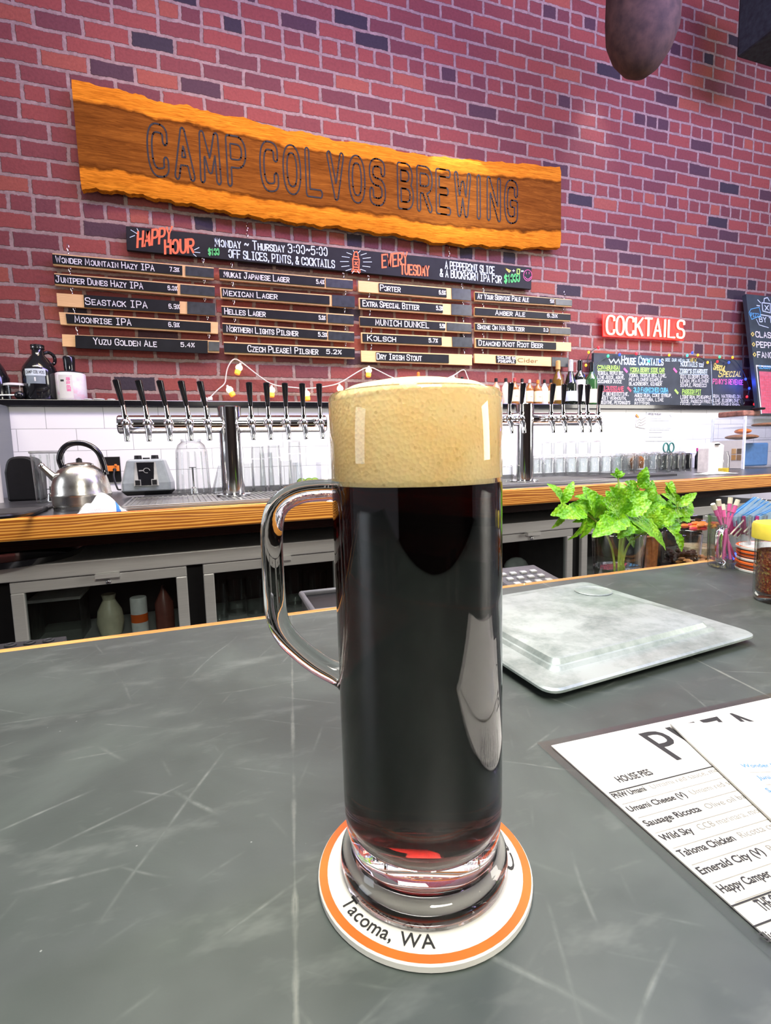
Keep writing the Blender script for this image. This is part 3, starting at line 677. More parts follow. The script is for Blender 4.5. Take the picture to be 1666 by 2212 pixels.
c2 = at(1448, 1568, Z=BAR+.002); cR2 = at(1666, 1545, Z=BAR+.002)
cL2 = at(1666, 1776, Z=BAR+.002); ua2 = math.atan2(cL2.y-c2.y, cL2.x-c2.x)+PI/2
b, q, U, W, N, O = sheet('m', '', c2, ua2, .216, .279, BAR+.0022, 0)
b.hexa([q(.0, .279, -.0002), q(.216, .279, -.0002), q(.216, 0, -.0002), q(0, 0, -.0002), q(0, .279, .0002), q(.216, .279, .0002), q(.216, 0, .0002), q(0, 0, .0002)], M_PAPER)
for k, (tx, p0) in enumerate((('Wonder Mountain Hazy IPA', (1606, 1668)), ('Juniper Dunes Hazy IPA', (1640, 1694)), ('Seastack IPA', (1660, 1722)))):
    u0, v0 = mpos(*p0); ptext(b, tx, q(u0, v0, .0011), U, W, N, .0022*len(tx), .0036, M_BLUEINK, .012, .0002)
    b.add([q(u0, v0+.005, .0014), q(u0+.12, v0+.005, .0014), q(u0+.12, v0+.0047, .0014), q(u0, v0+.0047, .0014)], [(0, 1, 2, 3)], M_GREYINK)
single(b, 'beer_list', 'plain white paper beer list lying over the pizza menu', 'menu', c2, world=True)

# ================================================================== BIG WOODEN SIGN
YW = 3.0
def live_edge_material(zc, hw):
    m, nt, b = new_mat('live_edge_slab'); p = worldpos(nt); at_ = node(nt, 'ShaderNodeAttribute'); at_.attribute_name = 'across'
    wob = noise(nt, mapping(nt, p, scale=(3, 1, 10)), 3, 4)
    v = math_(nt, 'ADD', at_.outputs['Fac'], math_(nt, 'MULTIPLY_ADD', wob, .10, -.05))
    g = noise(nt, mapping(nt, p, scale=(2.2, 8, 34)), 4, 5, .6, 1.5); g2 = noise(nt, mapping(nt, p, scale=(.8, 3, 9)), 3, 4)
    heart = ramp(nt, math_(nt, 'ADD', math_(nt, 'MULTIPLY', g, .55), math_(nt, 'MULTIPLY', g2, .45)), [(.34, (.105, .032, .005)), (.52, (.21, .070, .010)), (.68, (.34, .125, .016))])
    sap = ramp(nt, g, [(.35, (.42, .125, .008)), (.65, (.82, .30, .022))])
    e = ramp(nt, v, [(0, (1, 1, 1)), (.17, (1, 1, 1)), (.205, (0, 0, 0)), (.80, (0, 0, 0)), (.835, (1, 1, 1)), (1, (1, 1, 1))])
    rim = ramp(nt, v, [(.175, (1, 1, 1)), (.20, (.45, .4, .4)), (.225, (1, 1, 1)), (.775, (1, 1, 1)), (.80, (.5, .45, .45)), (.825, (1, 1, 1))])
    c = mixc(nt, e, heart, sap); c = mixc(nt, 1.0, c, rim, 'MULTIPLY')
    lk(nt, c, b.inputs['Base Color']); b.inputs['Roughness'].default_value = .8; b.inputs['Specular IOR Level'].default_value = .04; bump(nt, b, g, .2, .003); return m
top = [(156, 176), (250, 196), (300, 208), (350, 226), (404, 231), (460, 248), (536, 260), (610, 284), (668, 290), (720, 306), (800, 314), (870, 331), (932, 340), (1000, 346), (1064, 352), (1130, 356), (1207, 364)]
bot = [(178, 410), (235, 413), (290, 420), (340, 431), (404, 441), (470, 456), (536, 468), (600, 476), (668, 487), (735, 492), (800, 502), (870, 510), (932, 524), (1000, 530), (1064, 533), (1130, 537), (1207, 535)]
YB, TH = YW-.055, .05
def lerp_edge(e, n):
    out = []; X = [at(x, y, YB) for x, y in e]
    for i in range(n+1):
        k = i/n*(len(X)-1); j = min(int(k), len(X)-2); q = X[j].lerp(X[j+1], k-j); out.append(q)
    return out
NX, NV = 120, 14
tp, bt = lerp_edge(top, NX), lerp_edge(bot, NX)
rs = random.Random(3)
def jit(k, a): return a*(math.sin(k*.9)+.6*math.sin(k*2.3+1)+.5*(rs.random()-.5))
tp = [q+V((0, 0, jit(i, .0035))) for i, q in enumerate(tp)]; bt = [q+V((0, 0, jit(i+40, .005))) for i, q in enumerate(bt)]
me_v, me_f, acr = [], [], []
for i in range(NX+1):
    for j in range(NV+1):
        f_ = j/NV; z = bt[i].z+(tp[i].z-bt[i].z)*f_; x = bt[i].x+(tp[i].x-bt[i].x)*f_
        rnd = .012*(max(0, abs(f_-.5)*2-.82)/.18)**2
        me_v.append(V((x, YB-TH/2+rnd, z))); acr.append(f_)
for i in range(NX+1):
    for j in range(NV+1):
        f_ = j/NV; p = me_v[i*(NV+1)+j]; rnd = .018*(max(0, abs(f_-.5)*2-.8)/.2)**2
        me_v.append(V((p.x, YB+TH/2, p.z))); acr.append(f_)
o2 = (NX+1)*(NV+1); c_ = lambda i, j: i*(NV+1)+j
for i in range(NX):
    for j in range(NV): me_f.append((c_(i, j), c_(i+1, j), c_(i+1, j+1), c_(i, j+1))); me_f.append((o2+c_(i, j), o2+c_(i, j+1), o2+c_(i+1, j+1), o2+c_(i+1, j)))
    me_f.append((c_(i, 0), o2+c_(i, 0), o2+c_(i+1, 0), c_(i+1, 0))); me_f.append((c_(i, NV), c_(i+1, NV), o2+c_(i+1, NV), o2+c_(i, NV)))
for j in range(NV):
    me_f.append((c_(0, j), c_(0, j+1), o2+c_(0, j+1), o2+c_(0, j))); me_f.append((c_(NX, j), o2+c_(NX, j), o2+c_(NX, j+1), c_(NX, j+1)))
b = MB(); b.add(me_v, me_f, live_edge_material(0, 0), True)
# outlined letters burnt into the face
def outline_segments(ch, wdt, res=.035):
    g, gw = glyph(ch); S = []
    for p in g: S += list(zip(p[:-1], p[1:]))
    S = np.array(S); m_ = .2; xs = np.arange(-m_, gw+m_+res, res); ys = np.arange(-m_, 1+m_+res, res)
    Xg, Yg = np.meshgrid(xs, ys, indexing='ij'); D = np.full(Xg.shape, 9.0)
    for (ax, ay), (bx, by) in S:
        dx, dy = bx-ax, by-ay; L2 = dx*dx+dy*dy+1e-12; t_ = np.clip(((Xg-ax)*dx+(Yg-ay)*dy)/L2, 0, 1)
        D = np.minimum(D, np.hypot(Xg-ax-t_*dx, Yg-ay-t_*dy))
    D -= wdt; seg = []
    for i in range(len(xs)-1):
        for j in range(len(ys)-1):
            cn = [(i, j), (i+1, j), (i+1, j+1), (i, j+1)]; pts = []
            for k in range(4):
                (a0, a1), (b0, b1) = cn[k], cn[(k+1) % 4]; da, db = D[a0, a1], D[b0, b1]
                if (da < 0) != (db < 0):
                    t_ = da/(da-db); pts.append((xs[a0]+(xs[b0]-xs[a0])*t_, ys[a1]+(ys[b1]-ys[a1])*t_))
            if len(pts) >= 2: seg.append((pts[0], pts[1]))
            if len(pts) == 4: seg.append((pts[2], pts[3]))
    return seg, gw
yf = YB-TH/2
A0, A1, B0, B1 = at(317, 378, yf), at(1119, 484, yf), at(317, 264, yf), at(1119, 392, yf)
txt = 'CAMP COLVOS BREW^NG'; WST = .095; adv = []; x = 0
for ch in txt:
    if ch == ' ': adv.append(None); x += .36; continue
    gw = glyph(ch)[1]*(.82 if ch != '^' else .9); adv.append(x); x += gw+.36
TW_ = x-.36+.19
xs0 = A0.x+.010; sxl = (A1.x-xs0)/TW_
for ch, a in zip(txt, adv):
    if a is None: continue
    seg, gw = outline_segments(ch, WST)
    for p, q in seg:
        P = []
        for (u, v_) in (p, q):
            X = xs0+(a+.095+u*.82)*sxl; k = (X-A0.x)/(A1.x-A0.x); zl = A0.z+(A1.z-A0.z)*k; zu = B0.z+(B1.z-B0.z)*k
            P.append((X, zl+(zu-zl)*(v_+.095)/1.19))
        ribbon(b, P, .0078, V((0, yf, 0)), V((1, 0, 0)), V((0, 0, 1)), V((0, -1, 0)), M_SEAM, .0012)
sg = b.build('live_edge_sign', None, (bt[60].x, YB, bt[60].z), world=True)
att = sg.data.attributes.new('across', 'FLOAT', 'POINT'); att.data.foreach_set('value', acr+[.5]*(len(sg.data.vertices)-len(acr)))
tag(sg, 'long live-edge wooden sign with outlined lettering high on the brick wall', 'sign')

# ================================================================== CHALK TAP LIST
def chain(mb, px, py0, py1, Y, n=3):
    A, B = at(px, py0, Y), at(px, py1, Y); n = max(2, n)
    for k in range(n):
        c = A.lerp(B, (k+.5)/n); hl = (A-B).length/n*.62; pl = k % 2
        pts = []
        for i in range(10):
            a = 2*PI*i/10; u_ = math.cos(a)*.0042; z = math.sin(a)*hl
            pts.append(c+V((u_ if pl else 0, 0 if pl else u_, z)))
        mb.tube(pts, .0011, M_CHROME, 5, loop=True)
YH = 2.955
b = MB(); q = [at(274, 540, YH), at(1148, 625, YH), at(1149, 578, YH), at(272, 488, YH)]
b.prism(q, (0, .022, 0), M_CHALKB)
wtext(b, 'HAPPY', (297, 534), (370, 522), 30, YH, M_CO, 4.6, .12); wtext(b, 'HOUR', (357, 548), (418, 545), 27, YH, M_CO, 4.6, .05)
for l in ([(283, 497), (296, 505)], [(281, 513), (291, 509)], [(296, 494), (300, 501)], [(420, 540), (430, 535)], [(421, 545), (432, 546)], [(418, 549), (424, 554)]): wline(b, l, 1.4, YH, M_CPB)
wtext(b, 'Monday ~ Thursday 3:00~5:00', (465, 532), (708, 553), 18, YH, M_CPB, 2.3)
wtext(b, '$100', (451, 551), (474, 551), 13, YH, M_CG, 2.3); wtext(b, 'OFF SLICES, PINTS, & COCKTAILS', (495, 556), (723, 579), 16, YH, M_CPB, 2.3)
for a in range(0, 360, 26): ca, sa = math.cos(math.radians(a)), math.sin(math.radians(a)); wline(b, [(769+16*ca, 566+20*sa), (769+34*ca, 566+25*sa)], 1.2, YH, M_CPB)
# lantern emblem
for l in ([(760, 586), (778, 588)], [(761, 582), (778, 584)], [(763, 582), (762, 560), (765, 554), (773, 555), (776, 561), (775, 584)], [(764, 553), (766, 545), (771, 544), (773, 549), (774, 554)], [(767, 572), (772, 566)], [(767, 566), (772, 573)], [(764, 560), (775, 561)], [(764, 577), (775, 578)]): wline(b, l, 2.6, YH, M_CO)
wtext(b, 'EVERY', (826, 578), (880, 572), 26, YH, M_CO, 3.4); wtext(b, 'TUESDAY', (866, 592), (927, 596), 20, YH, M_CO, 3.2)
wtext(b, 'A PEPPERONI SLICE', (962, 580), (1068, 592), 15, YH, M_CPB, 2.1); wtext(b, '& A BUCKHORN IPA FOR', (951, 597), (1083, 612), 15, YH, M_CPB, 2.1)
wtext(b, '$1000', (1090, 611), (1123, 608), 16, YH, M_CG, 2.6); wtext(b, '+', (1107, 588), (1112, 588), 6, YH, M_CW, 1.3); wtext(b, '=', (1126, 589), (1131, 589), 6, YH, M_CW, 1.3)
wline(b, [(1092, 580), (1100, 588), (1103, 585), (1092, 580)], 2.2, YH, M_CY); wline(b, [(1117, 581), (1117, 591), (1122, 592), (1123, 582), (1117, 581)], 2.2, YH, M_CLG)
cp = [(1140+9*math.cos(a*PI/8), 595+12*math.sin(a*PI/8)) for a in range(17)]; wline(b, cp, 1.3, YH, M_CP)
wline(b, [(1137, 588), (1137, 592)], 1.3, YH, M_CP); wline(b, [(1143, 588), (1143, 592)], 1.3, YH, M_CP); wline(b, [(1134, 598), (1138, 603), (1143, 603), (1147, 598)], 1.3, YH, M_CP)
cx_ = at(700, 556, YH)
t = thing('happy_hour_board', 'long black chalkboard with orange and pale lettering hung under the wooden sign', 'chalkboard', cx_)
b.build('panel', t, world=True, bevel=.002)
for px, a0, a1 in ((534, 478, 512), (971, 528, 560)):
    b = MB(); chain(b, px, a0, a1, YH+.031, 4); b.build('chain', t, world=True)
BD = {1: [((113, 547), (462, 578), (462, 604), (115, 573)), ((117, 590), (464, 618), (464, 644), (119, 616)), ((122, 633), (465, 656), (465, 682), (124, 661)), ((127, 674), (471, 696), (471, 721), (131, 701)), ((134, 722), (474, 736), (474, 762), (135, 748))],
      2: [((473, 579), (762, 604), (762, 628), (475, 604)), ((475, 620), (766, 641), (766, 665), (477, 644)), ((478, 660), (764, 680), (764, 704), (480, 684)), ((480, 697), (765, 717), (765, 740), (482, 722)), ((483, 738), (766, 751), (766, 775), (485, 764))],
      3: [((774, 606), (1016, 626), (1017, 650), (775, 630)), ((775, 643), (1018, 660), (1018, 683), (776, 667)), ((777, 683), (1018, 698), (1018, 720), (778, 706)), ((780, 718), (1019, 730), (1020, 751), (781, 741)), ((780, 757), (1020, 766), (1020, 789), (781, 781))],
      4: [((1026, 630), (1235, 647), (1235, 663), (1027, 650)), ((1026, 663), (1232, 678), (1232, 694), (1026, 683)), ((1026, 697), (1232, 708), (1232, 725), (1027, 715)), ((1026, 730), (1234, 740), (1234, 759), (1027, 751)), ((1025, 764), (1228, 773), (1228, 793), (1026, 784))]}
# text, text range, percent, percent range, slate range (u), short slate range (u)
TX = {1: [('Wonder Mountain Hazy IPA', .02, .61, '7.3%', .71, .77, 0, .79, .81, 1), ('Juniper Dunes Hazy IPA', .01, .53, '6.0%', .69, .75, 0, .75, .77, 1), ('Seastack IPA', .17, .55, '6.9%', .69, .76, .16, .76, .81, 1), ('Moonrise IPA', .09, .43, '6.9%', .67, .74, .04, .95, None, None), ('Yuzu Golden Ale', .19, .58, '5.4%', .74, .83, .08, .92, .925, 1)],
      2: [('Mukai Japanese Lager', .03, .50, '5.4%', .71, .77, 0, .775, .785, 1), ('Mexican Lager', .02, .40, '', 0, 0, .01, .80, .82, 1), ('Helles Lager', .02, .31, '5.0%', .72, .77, 0, .78, .79, 1), ('Northern Lights Pilsner', .03, .55, '5.3%', .71, .78, 0, .78, .79, 1), ('Czech Please! Pilsner', .17, .70, '5.2%', .77, .89, 0, 1, None, None)],
      3: [('Porter', .18, .35, '6.6%', .70, .76, .17, .77, .82, 1), ('Extra Special Bitter', .03, .51, '5.3%', .67, .73, .01, .73, .81, 1), ('MUNICH DUNKEL', .13, .60, '5.5%', .70, .75, 0, .75, .765, 1), ('Kolsch', .05, .29, '5.7%', .59, .67, .01, .71, .81, 1), ('Dry Irish Stout', .13, .52, '', 0, 0, .125, .775, None, None)],
      4: [('At Your Service Pale Ale', .02, .53, '6%', .76, .80, 0, .81, .82, 1), ('Amber Ale', .20, .50, '6.3%', .74, .85, 0, 1, None, None), ('Shine On NA Seltzer', .02, .49, '0.0', .70, .75, 0, .76, .77, 1), ('Diamond Knot Root Beer', .03, .68, '', 0, 0, .01, .83, None, None), ('Incline 6%', .23, .42, '', 0, 0, .215, .42, .81, 1)]}
COLN = {1: 'leftmost column', 2: 'second column', 3: 'third column', 4: 'rightmost column'}; ORD = ['top', 'second', 'third', 'fourth', 'bottom']
LOOK = {(1, 0): 'with slate filling most of its length', (1, 1): 'with slate flush to its left end', (1, 2): 'with a wide bare left end', (1, 3): 'with bare pale right end', (1, 4): 'with thick slate standing proud',
        (2, 1): 'with shiny smudge at its right', (2, 4): 'with one full-length slate', (3, 0): 'with bare block at left', (3, 3): 'with short bare gap at right', (3, 4): 'with two bare pale ends', (4, 3): 'with bare pale right end', (4, 4): 'mostly bare pale wood with printed word'}
YM = 2.955
hooks = {1: [(155, 435), (158, 440)], 2: [(492, 738)], 3: [(792, 1002)], 4: [(1040, 1145)]}
for c in BD:
    for r in range(5):
        TL, TR, BR, BL = BD[c][r]; P = [at(*q, YM) for q in (BL, BR, TR, TL)]
        O = (P[0]+P[1]+P[2]+P[3])/4
        t = thing('tap_list_board', 'hanging maple tap-list board, %s of the %s %s' % (ORD[r], COLN[c], LOOK.get((c, r), 'with white chalk lettering')), 'menu board', O, 'hanging beer boards under the happy hour board')
        b = MB(); b.prism(P, (0, .016, 0), M_MAPLE)
        def uv(u, v, off=0): a = P[0].lerp(P[1], u); d = P[3].lerp(P[2], u); return a.lerp(d, v)+V((0, -off, 0))
        if (c, r) == (4, 4):
            U = (P[1]-P[0]).normalized(); ptext(b, 'Cider', uv(.44, .30), U, V((0, 0, 1)), V((0, -1, 0)), (P[1]-P[0]).length*.22, (P[3]-P[0]).length*.48, plain('brown_print', (.20, .11, .03), .6), .004, .0012)
        b.build('backing_board', t, world=True)
        tx, u0, u1, pc, q0, q1, s0, s1, s2, s3 = TX[c][r]
        thick = .012 if (c, r) == (1, 4) else .006
        ov = {(1, 2): .0, (1, 4): -.13}.get((c, r), .12); 
        if (c, r) == (1, 2): ov = .02
        b = MB(); Z0, Z1 = ov, (1-ov if (c, r) != (1, 4) else .92)
        b.prism([uv(s0, Z0), uv(s1, Z0), uv(s1, Z1), uv(s0, Z1)], (0, -thick, 0), M_CHALKB)
        def txt_(s, a0, a1, v0, vh, sw):
            A, B = uv(a0, v0), uv(a1, v0); U = B-A; L = U.length; U.normalize(); hh = (P[3]-P[0]).length*vh
            pl, tw = strokes(s, .78)
            for p in pl: ribbon(b, [(x*L/tw, y*hh) for x, y in p], sw, A, U, V((0, 0, 1)), V((0, -1, 0)), M_CW, thick+.001)
        hm = mpp(O)
        if (c, r) == (4, 4): txt_('INCLINE 6%', .225, .415, .55, .26, 1.3*hm); txt_('PINEAPPLE', .235, .40, .16, .26, 1.3*hm)
        else: txt_(tx, u0, u1, .24, .52, 1.7*hm)
        if pc: txt_(pc, q0, q1, .34, .36, 1.6*hm)
        b.build('slate', t, world=True)
        if s2 is not None:
            b = MB(); z_ = .12 if (c, r) not in ((1, 2), (3, 0), (3, 1), (3, 3), (2, 1), (4, 4)) else 0
            b.prism([uv(s2, z_), uv(s3, z_), uv(s3, 1-z_), uv(s2, 1-z_)], (0, -.006, 0), plain('blank_slate', (.030, .036, .040), .3, var=.3)); b.build('blank_slate', t, world=True)
        # hooks up to the board above
        for u in (.09, .93):
            X = uv(u, 1.0); upz = .062 if r else .10
            if r: Pa = [at(*q, YM) for q in (BD[c][r-1][3], BD[c][r-1][2])]; upz = Pa[0].lerp(Pa[1], u).z-X.z
            else: upz = .05 if c in (1, 4) else .035
            if upz < .008: continue
            b = MB(); n = 2
            for k in range(n):
                cen = X+V((0, .008, upz*(k+.5)/n)); pts = [cen+V((math.cos(a*PI/5)*.0045*(k % 2), math.cos(a*PI/5)*.0045*(1-k % 2), math.sin(a*PI/5)*upz/n*.6)) for a in range(10)]
                b.tube(pts, .0011, M_CHROME, 5, loop=True)
            b.build('hook', t, world=True)

# ================================================================== NEON SIGN
YN = 2.955
t = thing('neon_sign', 'glowing red sign with white tube lettering on the brick wall', 'neon sign', at(1390, 707, YN))
M_NEONB = plain('red_lit_panel', (.75, .02, .015), .35, emit=(1, .012, .006), es=1.3)
M_NEON = plain('neon_tube', (1, .6, .45), .4, emit=(1, .62, .42), es=2.6)
b = MB(); q = [at(1303, 727, YN), at(1478, 736, YN), at(1476, 690, YN), at(1302, 678, YN)]; b.prism(q, (0, .008, 0), M_NEONB); b.build('backing_panel', t, world=True, bevel=.003)
b = MB(); A, B_ = at(1308, 722, YN), at(1475, 731, YN); U = B_-A; L = U.length; U.normalize()
pl, tw = strokes('COCKTA^LS', gap=.20); hgt = 38*mpp(A)
for p in pl: b.tube([A+U*(x*L/tw)+V((0, -.012, y*hgt)) for x, y in p], .0066, M_NEON, 8)
b.build('neon_tube', t, world=True)

# ================================================================== COCKTAIL CHALKBOARD
YC = 2.93
b = MB(); q = [at(1282, 880, YC), at(1607, 880, YC), at(1604, 778, YC), at(1283, 762, YC)]; zb_ = TZ+.031; q[0].z = q[1].z = zb_
b.prism(q, (0, .02, 0), M_CHALKG)
wtext(b, 'House Cocktails', (1343, 787), (1432, 789), 18, YC, M_CPB, 2.6); wtext(b, 'see our menu of', (1437, 780), (1489, 782), 8, YC, M_CPB, 1.2); wtext(b, 'NEW', (1491, 782), (1504, 782), 8, YC, M_CY, 1.2); wtext(b, 'MOCKTAILS too!', (1470, 791), (1520, 793), 10, YC, M_CPB, 1.5)
wline(b, [(1316, 776), (1320, 784), (1326, 776), (1330, 785), (1336, 776), (1340, 786)], 2.4, YC, M_CPB)
def para(head, hc, p, wpx, lines, dx=0, rowh=9.2, hh=8.5):
    x, y = p; wtext(b, head, (x, y), (x+wpx, y+wpx*.012), hh, YC, hc, 1.7); wline(b, [(x, y+2.6), (x+wpx, y+2.6+wpx*.012)], 1, YC, hc)
    for k, (s, w_) in enumerate(lines): yy = y+rowh*(k+1)+1.8; wtext(b, s, (x+dx, yy), (x+dx+w_, yy+w_*.01), 6.6, YC, M_CW, 1.05)
para('COWABUNGA!', M_CLG, (1291, 798), 48, [('TEQUILA, TRIPLE SEC,', 56), ('LIME JUICE, AGAVE,', 58), ('CUCUMBER JUICE', 52)])
para('VODKA BERRY SIDE CAR', M_CLG, (1361, 803), 74, [('VODKA, TRIPLE SEC, LIME,', 80), ('PEA FLOWER SIMPLE,', 72), ('BLACKBERRY, GINGER', 70)], -2)
para("ZIGGY'S STARDUST", M_CPB, (1468, 806), 60, [('GIN, ELDERFLOWER,', 62), ('LEMON, PEA FLOWER', 60), ('SIMPLE, PROSECCO', 56)], 2)
para('LA LOUISIANE', M_CR, (1293, 843), 54, [('RYE, BENEDICTINE,', 65), ('SWEET VERMOUTH,', 60), ("ABSINTHE, PEYCHAUD'S", 68), ('BITTERS', 26)])
para('OLD FASHIONED CUBA', M_CB, (1369, 846), 74, [('AGED RUM, COKE SYRUP,', 80), ('ANGOSTURA, LIME', 62), ('BITTERS', 32)], 2)
para('PASSION PIT', M_CLG, (1474, 850), 40, [('LIGHT RUM, PINEAPPLE', 66), ('JUICE, PASSION FRUIT', 68), ('LEMON, AGAVE', 44)], -4)
wline(b, [(1536, 780), (1540, 878)], 1.1, YC, M_CPB)
wtext(b, 'Special', (1541, 798), (1566, 801), 13, YC, M_CY, 2.2, .2); wtext(b, 'Special', (1552, 814), (1600, 813), 14, YC, M_CY, 2.2, .25)
wtext(b, "PINKY'S REVENGE", (1540, 829), (1605, 831), 10, YC, M_CP, 1.7)
for k, (s, w_) in enumerate((('RUM, WATERMELON,', 60), ('LIME, ELDERFLOWER', 58), ('MINT SIMPLE SYRUP', 58))): wtext(b, s, (1541, 859+k*9.4), (1541+w_, 860+k*9.4), 6.6, YC, M_CW, 1.05)
for x, y, mm in ((1352, 800, M_CP), (1459, 800, M_CP), (1462, 846, M_CLG), (1360, 841, M_CR)):
    wline(b, [(x-3, y-3), (x+2, y+3)], 5, YC, mm)
single(b, 'cocktail_board', 'wide grey cocktail chalkboard leaning on the black ledge under the neon sign', 'chalkboard', at(1440, 880, YC), world=True, bevel=.002)

# pizza board at the right edge, leaning back
Yt = 2.93; xt = at(1612, 635, Yt).x
lo, hi = 2.0, 3.2
for _ in range(40):
    mid = (lo+hi)/2
    if at(1641, 895, mid).x < xt: lo = mid
    else: hi = mid
Yb = lo; Pt, Pb = at(1612, 635, Yt), at(1641, 895, Yb)
UU = V((1, 0, 0)); WW = (Pt-Pb).normalized(); HH = (Pt-Pb).length; NN = UU.cross(WW).normalized()
if NN.y > 0: NN = -NN
b = MB(); b.prism([Pb, Pb+UU*.75, Pt+UU*.75, Pt], -NN*.03, plain('board_slate_blue', (.035, .055, .065), .5, var=.25, scale=9)); PN0 = Pb
def pz(px, py): d = onplane(px, py, Pb, NN)-Pb; return d.dot(UU), d.dot(WW)
def ztext(s, p0, p1, hpx, mat, sw):
    a, c_ = pz(*p0), pz(*p1); L = math.hypot(c_[0]-a[0], c_[1]-a[1]); mm = mpp(Pb); pl, tw = strokes(s)
    for p in pl: ribbon(b, [(a[0]+x*L/tw, a[1]+y*hpx*mm) for x, y in p], sw*mm, Pb, UU, WW, NN, mat, .0012)
def zline(pts, wpx, mat): ribbon(b, [pz(*p) for p in pts], wpx*mpp(Pb), Pb, UU, WW, NN, mat, .0012)
for l in ([(1646, 654), (1648, 672), (1664, 676), (1664, 656), (1646, 654)], [(1650, 654), (1651, 645), (1658, 643), (1662, 650)], [(1644, 680), (1666, 684)], [(1652, 660), (1660, 670)], [(1660, 660), (1653, 670)], [(1637, 648), (1643, 654)], [(1635, 660), (1641, 661)]): zline(l, 2.2, M_CPB)
zline([(1618, 676), (1622, 668), (1640, 664), (1644, 682), (1624, 690), (1618, 676)], 1.4, M_CB); ztext('PIZZA', (1622, 684), (1642, 677), 8, M_CB, 1.5); ztext('BY THE SLICE', (1641, 695), (1730, 702), 11, M_CPB, 2)
zline([(1634, 690), (1640, 702), (1660, 708)], 1.6, M_CPB)
for k, s in enumerate(('CLASSIC CHEESE', 'PEPPERONI', 'FANCY PEPPERONI')): y = 728+k*22; ztext(s, (1633+k*2, y), (1633+k*2+8*len(s), y+4), 12, M_CW, 2.2); zline([(1626+k*2, y-10), (1629+k*2, y-6), (1626+k*2, y-2), (1623+k*2, y-6), (1626+k*2, y-10)], 2, M_CY)
zline([(1634, 790), (1700, 795)], 3, M_CW); zline([(1634, 790), (1645, 893)], 3, M_CW); ztext('CLASSIC', (1640, 796), (1668, 798), 7, M_CB, 1.4)
pk = plain('pink_red_panel', (.62, .13, .18), .7); q_ = [pz(1640, 802), pz(1646, 893), pz(1790, 893), pz(1790, 810)]
b.add([Pb+UU*a+WW*c_+NN*.0008 for a, c_ in q_], [(0, 1, 2, 3)], pk)
for k in range(7): ztext('PIZZA SLICES', (1645+k, 820+k*11.5), (1700, 823+k*11.5), 7, M_CR, 1.6)
single(b, 'pizza_board', 'tall dark chalkboard leaning at the right edge beside the cocktail board', 'chalkboard', Pb, world=True)

# ================================================================== PENDANT AND SPEAKER UP HIGH
PP = at(1385, 165, 2.30); mm = mpp(PP)
t = thing('pendant_lamp', 'brown round-bottomed pendant shade hanging before the brick wall at upper right', 'lamp', PP)
b = MB(); R_ = 74*mm; b.lathe([(0, 0), (R_*.22, .006), (R_*.52, .045), (R_*.80, .115), (R_*.97, .20), (R_, .30), (R_*.97, .62), (R_*.95, .64), (R_*.9, .62)], plain('brown_leather', (.060, .034, .022), .8, var=.5, scale=18, bmp=.3), n=40); b.build('shade', t)
b = MB(); b.tube([(0, 0, .4), (0, 0, 5.1-PP.z)], .006, M_BLACK, 8); b.build('cord', t)
SP = at(1590, 125, 2.62); t = thing('wall_speaker', 'dark boxy loudspeaker hanging in the upper right corner', 'speaker', SP)
b = MB(); b.box((.20, -.14, .22), (.40, .28, .44), plain('dark_speaker', (.018, .028, .026), .8, var=.5, scale=30)); b.build('cabinet', t, bevel=.015)
b = MB(); b.tube([(.2, -.14, .43), (.2, -.14, 5.1-SP.z)], .012, M_BLACK, 8); b.build('hanging_rod', t)

# ================================================================== STRING LIGHTS
YS = 2.965
t = thing('string_lights', 'white cord of amber jar bulbs draped on the brick above the taps', 'string lights', at(650, 835, YS))
M_CORD = plain('white_cord', (.78, .70, .64), .5)
path = [(440, 868), (455, 858), (470, 842), (487, 829), (488, 812), (492, 792), (505, 773), (522, 782), (556, 810), (588, 832), (622, 836), (662, 840), (700, 836), (733, 829), (765, 808), (797, 790), (824, 804), (850, 817), (886, 827), (918, 830), (952, 822), (980, 812), (1003, 795), (1009, 812), (1016, 828), (1030, 850)]
b = MB(); pts = smooth_path([at(x, y, YS) for x, y in path], 2); b.tube(pts, .0034, M_CORD, 7)
b.build('cord', t, world=True)
P = at(445, 863, YS); b = MB(); b.box(P+V((-.01, 0, 0)), (.035, .022, .02), M_WHITE); b.box(P+V((.022, 0, .004)), (.024, .02, .018), M_WHITE); b.build('plug', t, world=True, bevel=.003)
M_BULB = plain('amber_bulb_glow', (1, .6, .1), .3, emit=(1, .27, .01), es=1.25); M_BULBH = plain('bulb_hot_core', (1, .9, .6), .3, emit=(1, .80, .38), es=2.6)
for x, y, dx, dy in ((520, 784, -8, 24), (490, 832, 16, 26), (587, 832, 0, 26), (661, 840, 4, 24), (733, 829, 4, 22), (797, 790, -1, 24), (850, 817, -1, 20), (919, 830, 0, 20), (980, 811, -2, 24), (1010, 820, -4, 22)):
    A = at(x, y, YS-.012); B_ = at(x+dx, y+dy, YS-.02); ax = (B_-A).normalized(); m_ = mpp(A)
    b = MB(); b.lathe([(0, 0), (.006, .002), (.007, .010)], M_WHITE, A, 12, axis=ax)
    b.lathe([(.007, .010), (.016, .018), (.0195, .030), (.015, .040), (.0135, .043)], M_BULBH, A, 16, axis=ax)
    b.lathe([(.0135, .043), (.0165, .048), (.0150, .062), (.0140, .066), (0, .066)], M_BULB, A, 16, axis=ax); b.build('bulb', t, world=True)
t = thing('fairy_lights', 'multicoloured fairy lights strung over the cocktail chalkboard', 'string lights', at(1440, 775, 2.91))
YF = 2.905
b = MB(); pth = [(1292, 750), (1272, 762), (1268, 790), (1275, 800), (1310, 768), (1340, 768), (1376, 765), (1400, 778), (1445, 768), (1480, 770), (1508, 768), (1530, 784), (1556, 772), (1575, 784), (1584, 772), (1605, 800), (1612, 818), (1620, 840), (1614, 858), (1630, 872)]
